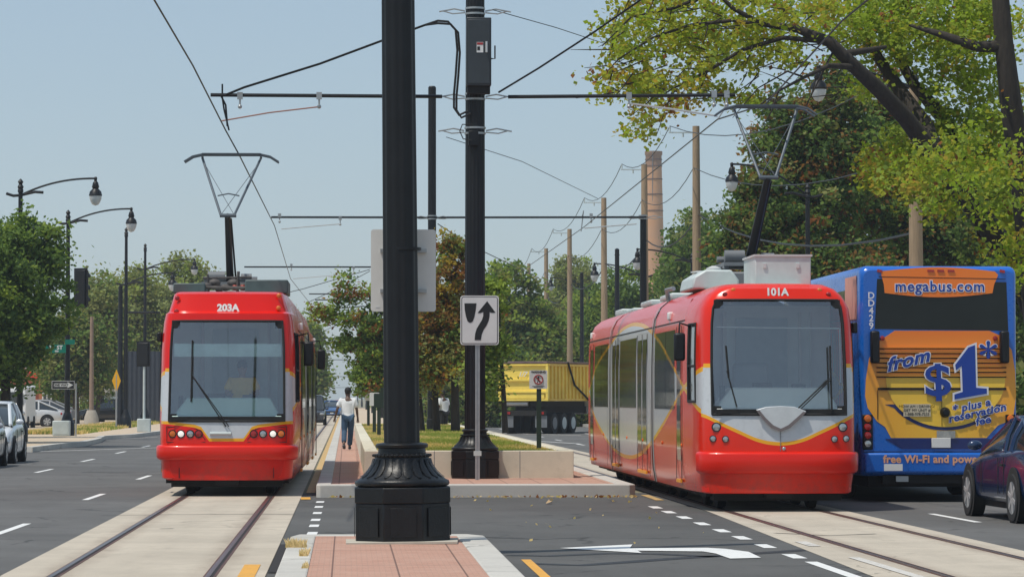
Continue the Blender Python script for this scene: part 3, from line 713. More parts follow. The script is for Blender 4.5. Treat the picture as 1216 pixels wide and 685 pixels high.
g = MB(); g.flat([(-.6, -.62), (.56, -.62), (.6, .3), (-.6, .3)], 0, .022); g.build('footing_pad', mat('pad_concrete', (.5, .46, .38), .9, 0, .1, 5), p1)
p2 = empty('catenary_pole', (P(564, 568, 60.5).x, 60.5, MED), 0, 'black pole with switch box and cantilever arms behind the keep right sign', 'pole')
pole_parts(p2, .90, .195, .165, 13.0)
wl = lambda v, o: (Vector(v) - o.location)
def band(T, z, r, nm='clamp_band'):
    g = MB()
    for dz in (-.05, .05): g.lathe([(r + .004, z + dz - .018), (r + .018, z + dz - .018), (r + .018, z + dz + .018), (r + .004, z + dz + .018)], 20)
    for s in (-1, 1):
        g.tube([(s * (r + .02), -.02, z), (s * (r + .22), -.02, z + .04), (s * (r + .36), 0, z + .015), (s * (r + .50), 0, z - .01)], .014, 6)
        g.tube([(s * (r + .02), -.02, z - .03), (s * (r + .25), -.02, z - .05), (s * (r + .42), 0, z - .0)], .012, 6)
    return g.build(nm, M['steel'], T)
def arm_set(T, px0, px1, py, d, ends=(1, 1), r=.034, steady=True, first=False):
    """rod from px0 to px1 at image height py, hung on pole T; with registration fittings"""
    a = P(px0, py, d); b = P(px1, py, d); L0 = Vector(T.location)
    a -= L0; b -= L0; rr = .19
    g = MB(); z = a.z
    if a.x < -rr - .4: g.tube([a, (-rr - .42, 0, z)], r, 8)
    if b.x > rr + .4: g.tube([(rr + .42, 0, z), b], r, 8)
    g.build('cantilever_arm', M['black'], T)
    band(T, z, rr - .02)
    return a, b
a, b = arm_set(p2, 250, 873, 113, 60.4)
def fitting(T, pts, r, nm, m_): g = MB(); g.tube([Vector(p) - Vector(T.location) for p in pts], r, 6); return g.build(nm, m_, T)
def hanger(T, px, py, d, m_=M['steel']):
    c = P(px, py, d) - Vector(T.location); g = MB()
    g.box((c.x, c.y, c.z), (.10, .06, .13)); g.tube([(c.x, c.y, c.z), (c.x, c.y, c.z - .20)], .02, 6); g.sphere((c.x, c.y, c.z - .2), .04, 8, 6)
    return g.build('arm_clamp', m_, T)
D2 = 60.4
hanger(p2, 379, 114, D2); hanger(p2, 747, 114, D2); hanger(p2, 285, 114, D2); hanger(p2, 848, 112, D2); hanger(p2, 863, 112, D2)
fitting(p2, [P(379, 127, D2), P(320, 134, D2), P(262, 144, D2)], .013, 'steady_arm', mat('steady_red', (.34, .16, .12), .5))
fitting(p2, [P(747, 123, D2), P(800, 130, D2), P(852, 138, D2)], .018, 'steady_arm', M['alu'])
fitting(p2, [P(264, 100, D2), P(264, 116, D2), P(266, 130, D2), P(272, 155, D2)], .018, 'hanger_rod', M['black'])
fitting(p2, [P(865, 104, D2), P(860, 130, D2), P(852, 142, D2)], .016, 'hanger_rod', M['steel'])
fitting(p2, [P(262, 113, D2), P(268, 125, D2), P(270, 150, D2)], .02, 'feed_jumper', M['black'])
band(p2, P(565, 13, D2).z - MED, .165); band(p2, P(565, 155, D2).z - MED, .18)
# switch box
c = P(567, 64, D2) - Vector(p2.location); hh = (105 - 24) * D2 / 3900
g = MB(); g.bx(c.x - .22, c.x + .24, -.48, -.2, c.z - hh / 2, c.z + hh / 2); sw = g.build('switch_box', mat('box_grey', (.03, .036, .042), .45, 0, .15, 3), p2, bevel=.015)
g = MB(); g.bx(c.x - .19, c.x + .21, -.495, -.478, c.z - hh / 2 + .04, c.z + hh / 2 - .04); g.build('box_door', mat('box_grey_door', (.033, .04, .046), .4, 0, .15, 3), sw, bevel=.006)
g = MB(); g.bx(c.x - .03, c.x + .09, -.502, -.496, c.z - .02, c.z + .17); lb = g.build('warning_label', M['white'], sw)
g = MB(); g.bx(c.x - .025, c.x + .085, -.506, -.503, c.z + .12, c.z + .165); g.build('label_header', M['redlens'], sw)
g = MB(); g.bx(c.x - .02, c.x + .03, -.506, -.503, c.z + .02, c.z + .09); g.build('label_symbol', M['signblack'], sw)
g = MB(); g.tube([(c.x + .15, -.51, c.z + .18), (c.x + .15, -.53, c.z - .02)], .022, 8); g.build('handle', M['alu'], sw)
g = MB(); g.tube([(c.x + .24, -.36, c.z - .12), (c.x + .31, -.38, c.z - .12), (c.x + .31, -.38, c.z + .12)], .014, 6); g.build('lever', M['black'], sw)
g = MB(); g.bx(c.x - .2, c.x + .22, -.44, -.2, c.z - hh / 2 - .14, c.z - hh / 2); g.build('box_bracket', M['dark'], sw)
# feeder cable from the box to the arm tip
pts = [(268, 113), (290, 104), (380, 76), (450, 50), (505, 30), (520, 25), (532, 26), (541, 36), (543, 60), (541, 90), (539, 112), (539, 128), (545, 137), (556, 132)]
for k, o_ in enumerate((0, 3.0)):
    g = MB(); g.tube([P(x + (o_ if x > 530 else 0), y + (o_ if x > 505 else 0), 60.2) - Vector(p2.location) for x, y in pts], .022, 7); g.build('feeder_cable', M['rubber'], p2)
g = MB(); g.tube([P(x, y, 60.1) - Vector(p2.location) for x, y in ((560, 148), (549, 148), (546, 156), (550, 165), (560, 167))], .010, 6); g.build('earth_cable', M['rubber'], p2)
g = MB(); c2 = P(563, 163, D2) - Vector(p2.location); g.bx(c2.x - .11, c2.x + .07, -.32, -.19, c2.z - .17, c2.z + .1); g.build('terminal_box', M['black'], p2, bevel=.01)

# the further catenary poles with rods, one after another
FAR = [(104, 322, 765, 258, 513, 104, 'black pole with a rod on both sides rising above the back of the grey sign'),
       (143, 290, 560, 317, None, 290, 'third catenary pole, partly behind the blank sign'),
       (181, 367, 520, 349, None, 330, None), (194, 374, 500, 356, None, 335, None), (246, 384, 480, 401.5, None, 395, None), (262, 386, 470, 407.5, None, 402, None),
       (330, 388, 455, 417, None, 412, None), (430, 391, 450, 427, None, 420, None), (560, 391, 446, 447, None, 440, None), (760, 392, 440, 460, None, 455, None)]
for i, (d, x0, x1, y, px, ptop, lab) in enumerate(FAR):
    xw = 2.68 if px is None else P(px, 300, d).x
    top = P(500, ptop, d).z
    names = ['fourth', 'fifth', 'sixth', 'seventh', 'eighth', 'ninth', 'tenth', 'eleventh']
    T = empty('catenary_pole', (xw, d, MED), 0, lab or 'slim black %s catenary pole down the median, carrying one of the far rods' % names[i - 2], 'pole', 'catenary poles down the median')
    g = MB(); g.lathe([(.17, 0), (.17, .8), (.14, .82), (.125, top - MED), (.09, top - MED + .04)], 14); g.build('shaft', M['black'], T)
    g = MB(); g.tube([P(x0, y, d) - T.location, (-.3, 0, P(400, y, d).z - MED)], .034 if d < 200 else .045, 7); g.tube([(.3, 0, P(400, y, d).z - MED), P(x1, y, d) - T.location], .034 if d < 200 else .045, 7)
    if d < 150:
        band(T, P(400, y, d).z - MED, .13); g2 = MB()
    g.tube([(-.3, 0, P(400, y, d).z - MED), (.3, 0, P(400, y, d).z - MED)], .03, 6)
    g.build('cantilever_arm', M['black'], T)
    if d in (104, 143):
        hx = {104: (404, 332, 692), 143: (420, 346, 560)}[d]
        hanger(T, hx[0], y + 1, d); hanger(T, hx[1], y - 2, d)
        fitting(T, [P(hx[0], y + 8, d), P(hx[1] + 2, y + 14, d)], .014, 'steady_arm', M['alu'])
        if d == 104:
            hanger(T, hx[2] + 10, y - 2, d); fitting(T, [P(756, y + 8, d), P(694, y + 13, d)], .018, 'steady_arm', M['alu'])
            fitting(T, [P(691, 258, d), P(693, 250, d), P(690, 275, d)], .02, 'hanger_rod', M['steel'])
T = empty('catenary_pole', (P(764, 400, 104.3).x, 104.3, 0), 0, 'black pole rising behind the roof of the right tram where the far rod ends', 'pole')
g = MB(); g.lathe([(.13, 0), (.10, P(764, 256, 104.3).z), (.05, P(764, 256, 104.3).z + .03)], 14); g.build('shaft', M['black'], T); band(T, P(764, 258, 104.3).z, .13)

# ================================================================== WIRES
def wire(pts, r, label, group=None, m_=None, sag=0, name='overhead_wire', cat='wire'):
    out = []
    for a, b in zip(pts, pts[1:]):
        a, b = Vector(a), Vector(b); n = 8 if sag else 1
        for k in range(n):
            t = k / n; p = a.lerp(b, t); p.z -= sag * 4 * t * (1 - t); out.append(p)
    out.append(Vector(pts[-1]))
    o0 = out[0].copy(); g = MB(); g.tube([p - o0 for p in out], r, 6); o = g.build(name, m_ or M['black'], None); o.location = o0
    return tag(o, label, cat, group)
wire([P(176, -12, 43), P(183, 0, 44), P(229, 78, 51), P(268, 155, 60.2), P(284, 184, 61.5), P(326, 268, 104), P(345, 331, 143), P(368, 360, 181), P(386, 408, 262), P(400, 445, 560)], .013, 'contact wire of the left track running over tram 203A', 'contact wires over the tracks')
wire([P(1190, -130, 40), P(1000, 25, 46), P(909, 124, 52.3), P(852, 142, 60.3), P(693, 270, 104), P(632, 313, 143), P(520, 390, 260), P(450, 440, 600)], .014, 'contact wire of the right track running over tram 101A', 'contact wires over the tracks')
wire([P(592, 110, 60.4), P(640, 81, 60), P(706, 38, 59), P(790, -20, 58)], .018, 'taut dark wire from the switch box pole up to the yellow leaves')
wire([P(585, 12, 60.4), P(660, 33, 62), P(760, 66, 70)], .008, 'thin wire slanting down right from the top of the switch box pole')
wire([P(530, 163, 104), P(620, 192, 110), P(710, 236, 125)], .012, 'thin wire slanting right from the second catenary pole')
wire([P(520, 266, 104), P(560, 292, 108), P(640, 330, 130)], .016, 'thin wire from the second catenary pole down into the rusty tree')
wire([P(300, 357, 170), P(360, 343, 160), P(439, 320, 150)], .018, 'upper slanting guy wire left of the blank sign')
wire([P(366, 359, 170), P(400, 343, 160), P(439, 322, 150)], .018, 'lower slanting guy wire left of the blank sign')
wire([P(384, 393, 240), P(440, 368, 230)], .02, 'short guy wire above the walking man')

# ================================================================== SIGNS
def P0(px, py, d, z0):
    p = P(px, py, d); p.z = z0; return p
# keep right
d = 59.3
o0 = P0(567, 570, d, MED)
S = empty('keep_right_sign', o0, 0, 'white keep right arrow sign on a steel post before the black pole', 'road sign')
def sl(px, py): p = P(px, py, d) - o0; return (p.x, p.z)
g = MB(); x, zt = sl(567, 405); x, zb = sl(567, 409)
for s in (-1, 1): g.bx(s * .027 - .014, s * .027 + .014, -.012, .012, 0, zt + .3)
g.bx(-.03, .03, .008, .014, 0, zt + .3); g.build('post', M['steel'], S)
def rrect(x0, x1, z0, z1, r, n=5):
    out = []
    for cx_, cz_, a0 in ((x1 - r, z1 - r, 0), (x0 + r, z1 - r, 90), (x0 + r, z0 + r, 180), (x1 - r, z0 + r, 270)):
        for i in range(n + 1): a = R(a0 + 90 * i / n); out.append((cx_ + r * math.cos(a), cz_ + r * math.sin(a)))
    return out
x0, z1 = sl(546.6, 351); x1, z0 = sl(592.2, 409.5)
pa = MB().prism(rrect(x0, x1, z0, z1, .05), -.03, -.022).build('panel', M['signwhite'], S)
MB().prism(rrect(x0 + .02, x1 - .02, z0 + .02, z1 - .02, .04), -.033, -.030).build('border', M['signblack'], S)
MB().prism(rrect(x0 + .032, x1 - .032, z0 + .032, z1 - .032, .03), -.036, -.033).build('panel_face', M['signwhite'], S)
def zs_(pts): return [sl(520 + x / 6.85, 340 + y / 6.85) for x, y in pts]
MB().prism(zs_([(215, 138), (313, 138), (306, 200), (296, 250), (284, 283), (272, 293), (262, 296), (252, 293), (240, 283), (226, 240), (218, 190)]), -.040, -.036).build('island_symbol', M['signblack'], S)
MB().prism(zs_([(400, 120), (468, 214), (440, 216), (420, 210), (419, 245), (412, 280), (395, 318), (372, 352), (356, 390), (349, 437), (298, 437), (302, 385), (314, 345), (338, 305), (358, 272), (368, 240), (368, 208), (345, 218), (322, 216)]), -.040, -.036).build('arrow_symbol', M['signblack'], S)
g = MB(); x, z = sl(567, 538); g.box((x, -.02, z), (.14, .012, .09)); g.build('tag_plate', M['lgrey'], S)
# blank back of a sign, hung behind the first pole
T = empty('blank_sign', (p1.location.x, 35.15, ISL), 0, 'back of a large grey rectangular sign fixed high behind the nearest pole', 'road sign')
def sb(px, py): p = P(px, py, 35.25) - T.location; return (p.x, p.z)
x0, z1 = sb(440.5, 272.5); x1, z0 = sb(517.5, 370)
MB().prism(rrect(x0, x1, z0, z1, .03), .09, .096).build('panel', M['signback'], T)
g = MB(); x, z = sb(448.5, 364); g.box((x, .088, z), (.045, .002, .02)); g.build('sticker', M['white'], T)
g = MB(); g.bx(x0 + .1, x1 - .1, .04, .088, z1 - .25, z1 - .21); g.bx(x0 + .1, x1 - .1, .04, .088, z0 + .2, z0 + .24); g.build('bracket', M['steel'], T)
g = MB(); g.lathe([(.165, z1 - .23 - .01), (.195, z1 - .23 - .01), (.195, z1 - .23 + .02), (.165, z1 - .23 + .02)], 20, (0, -.25, 0)); g.build('strap', M['black'], T)
# no pedestrians
GZ = .67
o0 = P0(640, 533, 63.4, GZ)
T = empty('no_crossing_sign', o0, 0, 'small white warning sign with red prohibition circle on a green post in the grass', 'road sign')
green_post = mat('post_green', (.012, .028, .018), .55, 0, .2, 5)
def sn(px, py): p = P(px, py, 63.4) - o0; return (p.x, p.z)
g = MB(); g.bx(-.045, .045, -.02, .02, 0, sn(640, 441)[1]); g.build('post', green_post, T)
x0, z1 = sn(628.5, 439.5); x1, z0 = sn(650, 461.5); xc, zc = (x0 + x1) / 2, (z0 + z1) / 2
MB().prism(rrect(x0, x1, z0, z1, .02), -.032, -.024).build('panel', M['signwhite'], T)
g = MB(); ring = [(xc + .085 * math.cos(2 * PI * i / 24), -.038, zc + .0 + .085 * math.sin(2 * PI * i / 24)) for i in range(25)]
g.tube(ring, .011, 6, False); g.tube([(xc - .06, -.038, zc + .06), (xc + .06, -.038, zc - .06)], .01, 6); g.build('prohibition_ring', M['redlens'], T)
g = MB(); g.sphere((xc, -.034, zc + .05), .014, 8, 6, (1, .3, 1)); g.box((xc, -.034, zc + .01), (.03, .004, .06)); g.box((xc - .015, -.034, zc - .04), (.012, .004, .06), Matrix.Rotation(R(20), 3, 'Y')); g.box((xc + .015, -.034, zc - .04), (.012, .004, .06), Matrix.Rotation(R(-20), 3, 'Y')); g.build('walker_symbol', M['signblack'], T)
text('sign_text', 'WARNING', .058, M['signblack'], T, (xc, -.035, z1 - .035), offset=.002)
for i in range(2): g = MB(); g.box((xc, -.034, z0 + .05 - .022 * i), (.24 - .06 * i, .003, .008)); g.build('text_line', M['signblack'], T)

# green posts with small plates on the median
posts = [(437.5, 498, 463, 118), (444.5, 505, 466, 95), (450, 513, 467, 88), (457, 505, 460, 100), (474, 505, 458, 102), (410, 497, 464, 150)]
for i, (px, pb, pt, d) in enumerate(posts[:5]):
    o0 = P0(px, pb, d, .2 if i < 5 else .2); hh = P(px, pt, d).z - .2
    T = empty('sign_post', o0, 0, ['green post with pale plate farthest left on the median behind the man', 'green post right behind the walking man\'s shoulder', 'green post at the corner of the lawn by the brick walk', 'green post just left of the nearest black pole', 'green post just right of the nearest black pole'][i], 'sign post', 'green sign posts on the median')
    g = MB(); g.bx(-.05, .05, -.03, .03, 0, hh - .35); g.build('post', green_post, T)
    g = MB(); g.prism(rrect(-.14, .14, hh - .38, hh, .02), -.05, -.035); g.build('plate', M['signback'] if i in (0, 1) else green_post, T)
# ================================================================== STREET LAMPS
def lamp(px_pole, py_top, d, arm_px, arm_py, label, z0=.15, finial=True, group='tear drop street lamps'):
    base = P0(px_pole, 500, d, z0); base.x = P(px_pole, py_top, d).x
    T = empty('street_lamp', base, 0, label, 'street lamp', group)
    top = P(px_pole, py_top, d).z - z0
    g = MB(); g.lathe([(.30, 0), (.30, .5), (.27, .55), (.2, .75), (.17, .85), (.13, .95)], 16); g.build('base', M['blackiron'], T)
    g = MB(); g.lathe([(.12, .9), (.075, top - .5), (.10, top - .48), (.10, top - .4), (.07, top - .36)], 16); g.build('shaft', M['black'], T)
    g = MB(); g.lathe([(.07, top - .4), (.11, top - .3), (.06, top - .2), (.10, top - .12), (.05, top - .05), (.0, top)], 12); g.build('finial', M['black'], T)
    e = P(arm_px, arm_py, d) - base; s = 1 if e.x > 0 else -1
    za = min(top - .45, e.z - .6)
    g = MB(); pts = []
    for i in range(13):
        t = i / 12; pts.append((e.x * t, 0, za + (e.z - za) * (1 - (1 - t) ** 2.2)))
    g.tube(pts, .035, 8); g.tube([(-s * .5, 0, za + .06), (-s * .25, 0, za - .02), (0, 0, za), (s * .5, 0, za + .12), (s * .8, 0, za + .10)], .05, 8)
    g.build('arm', M['black'], T)
    g = MB(); g.lathe([(.03, e.z + .06), (.06, e.z + .02), (.05, e.z - .1), (.09, e.z - .14), (.13, e.z - .30), (.10, e.z - .36), (.20, e.z - .46), (.235, e.z - .60), (.22, e.z - .62)], 16, (e.x, 0, 0)); f = g.build('lamp_hood', M['black'], T)
    g = MB(); g.lathe([(.215, e.z - .60), (.21, e.z - .70), (.17, e.z - .82), (.11, e.z - .92), (.0, e.z - .96)], 16, (e.x, 0, 0)); g.build('lamp_globe', M['globe'], f)
    return T
M['globe'] = mat('lamp_globe', (.55, .58, .60), .2, 0, .05, coat=.5)
lamp(24.5, 212, 116, 113.5, 212, 'street lamp leftmost in view, its post hidden by the near tree')
lamp(81, 249, 135, 156, 248, 'street lamp carrying the green street name sign and one way sign')
lamp(150, 270, 171, 205, 324, 'black street lamp beside the yellow diamond sign, with lamp arm towards the tram')
lamp(172.5, 289, 200, 231, 308, 'farthest lamp on the left pavement, just left of tram 203A')
lamp(959, 218, 113, 869, 195, 'street lamp before the dark tree, lamp left of the right pantograph mast')
lamp(1087, 80, 90, 972, 80, 'street lamp hanging among the yellow leaves above the right tram')
lamp(822, 300, 150, 757, 296, 'street lamp right of the far chimney above the tram roof')
lamp(764, 318, 173, 706, 313, 'street lamp second from the chimney side over the green trees', finial=True)
lamp(700, 338, 236, 654, 330, 'farthest street lamp on the right side of the road')
for i, (px, pt, d) in enumerate(((733, 296, 160), (691, 324, 210), (867, 255, 118), (142.5, 340, 171))):
    o0 = P0(px, 500, d, 0); hh = P(px, pt, d).z
    T = empty('plain_pole', o0, 0, ['plain black pole left of the far lamps over the tram roof', 'short plain black pole at the far end over the red tram roof', 'plain black pole in front of the dark tree, left of tram roof gear', 'plain black pole touching the lamp by the yellow diamond sign'][i], 'pole', 'plain black poles')
    g = MB(); g.lathe([(.2, 0), (.2, .6), (.14, .7), (.11, hh), (.02, hh + .05)], 14); g.build('shaft', M['black'], T)
    g = MB(); g.lathe([(.115, hh - .3), (.13, hh - .3), (.13, hh - .26), (.115, hh - .26)], 14); g.build('cap_band', M['black'], T)

# utility poles (wood)
ups = [(1086, 105, 77, 'wooden utility pole nearest, rising behind the blue bus'), (826.5, 150, 125, 'wooden utility pole between the chimney and the dark tree'), (765, 195, 146, 'wooden utility pole directly left of the chimney'), (717, 235, 169, 'wooden utility pole first to the left of the chimney pole'), (676.3, 272, 200, 'wooden utility pole second to the left of the chimney pole'), (648.5, 295, 226, 'wooden utility pole farthest down the right side'), (628, 313, 262, 'thin far wooden utility pole nearly hidden in the trees')]
tips = []
for px, pt, d, lab in ups:
    o0 = P0(px, 500, d, 0); o0.x = P(px, pt, d).x; top = P(px, pt, d).z
    T = empty('utility_pole', o0, 0, lab, 'utility pole', 'wooden utility poles along the right road')
    g = MB(); g.tube([(0, 0, 0), (.02, 0, top * .5), (0, 0, top)], [.20, .17, .135], 12); g.build('shaft', M['wood'], T)
    g = MB(); g.box((-.55, 0, top - .25), (1.0, .07, .05)); g.tube([(-1.0, 0, top - .25), (-1.0, 0, top - .02)], .03, 6); g.tube([(-.5, 0, top - .25), (-.5, 0, top - .42)], .04, 6); g.build('insulator_bracket', M['lgrey'], T)
    tips.append((o0 + Vector((-1.0, 0, top)), o0 + Vector((-.1, 0, top - 1.6)), o0 + Vector((.1, 0, top - 3.4))))
for k, r in ((0, .016), (1, .016), (2, .03)):
    tx = ['highest', 'middle', 'lowest'][k]
    wire([t[k] for t in tips], r, '%s of the cables strung along the wooden utility poles' % tx, 'utility cables', sag=.7)

# left side street furniture
base = P(81, 249, 135)
T = empty('one_way_sign', P0(75, 457, 134.5, P(75, 457, 134.5).z), 0, 'black one way sign with white arrow on the lamp post', 'road sign')
g = MB(); g.prism([(-.46, -.17), (.46, -.17), (.46, .17), (-.46, .17)], -.03, -.02); g.build('panel', M['signwhite'], T)
g = MB(); g.prism([(-.44, -.15), (.44, -.15), (.44, .15), (-.44, .15)], -.034, -.03); g.build('panel_face', M['signblack'], T)
g = MB(); g.prism([(-.38, -.07), (.18, -.07), (.18, -.12), (.41, 0), (.18, .12), (.18, .07), (-.38, .07)], -.038, -.034); g.build('arrow', M['signwhite'], T)
text('sign_text', 'ONE WAY', .13, M['signblack'], T, (-.10, -.042, 0), offset=.004)
sgreen = mat('sign_green', (.0, .19, .13), .4, 0, .05)
T = empty('street_name_sign', P(66, 414, 134.6), 0, 'green 24 St street name sign on the lamp post', 'street sign')
g = MB(); g.prism([(-.42, -.17), (.42, -.17), (.42, .17), (-.42, .17)], -.02, 0); g.build('panel', sgreen, T); text('sign_text', '24  ST', .22, M['white'], T, (.0, -.024, .045), offset=.008); text('sign_text', '800', .10, M['white'], T, (.05, -.024, -.10), offset=.004)
T = empty('street_name_sign', P(83, 406, 134.9), 0, 'small green sign edge on above the 24 St sign', 'street sign')
g = MB(); g.prism([(-.2, -.1), (.2, -.1), (.2, .1), (-.2, .1)], -.02, 0); g.build('panel', sgreen, T)
g = MB(); g.box((0, .012, 0), (.05, .03, .22)); g.build('bracket', M['steel'], T)
def signal(px, py, d, label, w=.50, hh=1.45, n=3, post=None, arm=None):
    c = P(px, py, d); T = empty('traffic_signal', c, R(160), label, 'traffic signal')
    if n == 3: T.rotation_euler.z = R(148)
    g = MB(); g.bx(-w / 2, w / 2, -.13, .13, -hh / 2, hh / 2); g.build('housing', M['black'], T, bevel=.03)
    g = MB(); g.bx(-w / 2 - .08, w / 2 + .08, .05, .07, -hh / 2 - .08, hh / 2 + .08); g.build('backplate', M['black'], T)
    for i in range(n):
        z = hh / 2 - (i + .5) * hh / n
        g = MB(); g.lathe([(0, -.14), (.13, -.14), (.14, -.12)], 16, (0, 0, z), 'y'); lo = g.build('lens', M['dglass'], T)
        g = MB(); rows = [[(.16 * math.cos(R(a)), y, z + .16 * math.sin(R(a))) for a in range(-20, 201, 20)] for y in (-.13, -.38)]; g.grid(rows); g.build('visor', M['black'], lo)
    return T
T = signal(97, 342, 133.5, 'black traffic signal hanging left of the tall lamp posts', arm=True)
MB().tube([T.matrix_world.inverted() @ P(81, 343, 134.9) if False else Vector((.55, -1.3, 0)), (.0, -.1, 0)], .035, 8).build('signal_arm', M['black'], T)
signal(171, 420, 150, 'black pedestrian signal on a grey post beside the left tram', .5, 1.0, 2)
T = empty('signal_post', P0(171, 520, 150, .15), 0, 'grey post under the pedestrian signal beside the left tram', 'post')
g = MB(); g.lathe([(.06, 0), (.055, P(171, 432, 150).z - .15)], 12); g.build('shaft', M['lgrey'], T); g = MB(); g.flat([(-.3, -.3), (.3, -.3), (.3, .3), (-.3, .3)], 0, .6); g.build('footing', M['lgrey'], T, bevel=.03)
T = empty('control_cabinet', P0(73, 520, 133.8, .15), 0, 'low grey box at the foot of the street name sign post', 'cabinet')
g = MB(); g.bx(-.34, .34, -.3, .3, 0, .62); g.build('body', M['lgrey'], T, bevel=.03); g = MB(); g.bx(-.28, .28, -.31, -.3, .08, .54); g.build('door', M['lgrey'], T)
T = empty('post', P0(90, 520, 133, .15), 0, 'bare thin steel post right of the one way sign', 'post'); g = MB(); g.lathe([(.035, 0), (.035, P(90, 455, 133).z - .15)], 8); g.build('shaft', M['steel'], T)
T = empty('warning_sign', P0(138, 515, 165, .15), 0, 'yellow diamond warning sign turned almost edge on by the black lamp post', 'road sign')
z = P(138, 452, 165).z - .15
g = MB(); g.prism([(-.22, z), (0, z - .58), (.22, z), (0, z + .58)], -.03, -.01); g.build('panel', mat('sign_yellow', (.80, .40, .0), .4), T); g = MB(); g.tube([(0, 0, 0), (0, 0, z + .3)], .04, 8); g.build('post', M['steel'], T)
T = empty('utility_pole', P0(108.5, 505, 190, .1), 0, 'pinkish brown wooden pole with pale footing left of the far lamps', 'utility pole')
g = MB(); g.tube([(0, 0, .6), (0, 0, P(108.5, 378, 190).z)], [.14, .10], 10); g.build('shaft', mat('reddish_wood', (.27, .19, .14), .85, 0, .15, 3), T); g = MB(); g.lathe([(.45, 0), (.4, .5), (.25, .9)], 10); g.build('footing', mat('footing_c', (.4, .36, .3), .9), T)
T = empty('signal_mast', P0(152, 505, 172, .1), 0, 'horizontal black pipe running from the left pavement pole behind tram 203A', 'pipe arm')
g = MB(); g.tube([P(149, 371, 172) - T.location, P(190, 371, 172) - T.location], .06, 8); g.build('arm', M['black'], T)

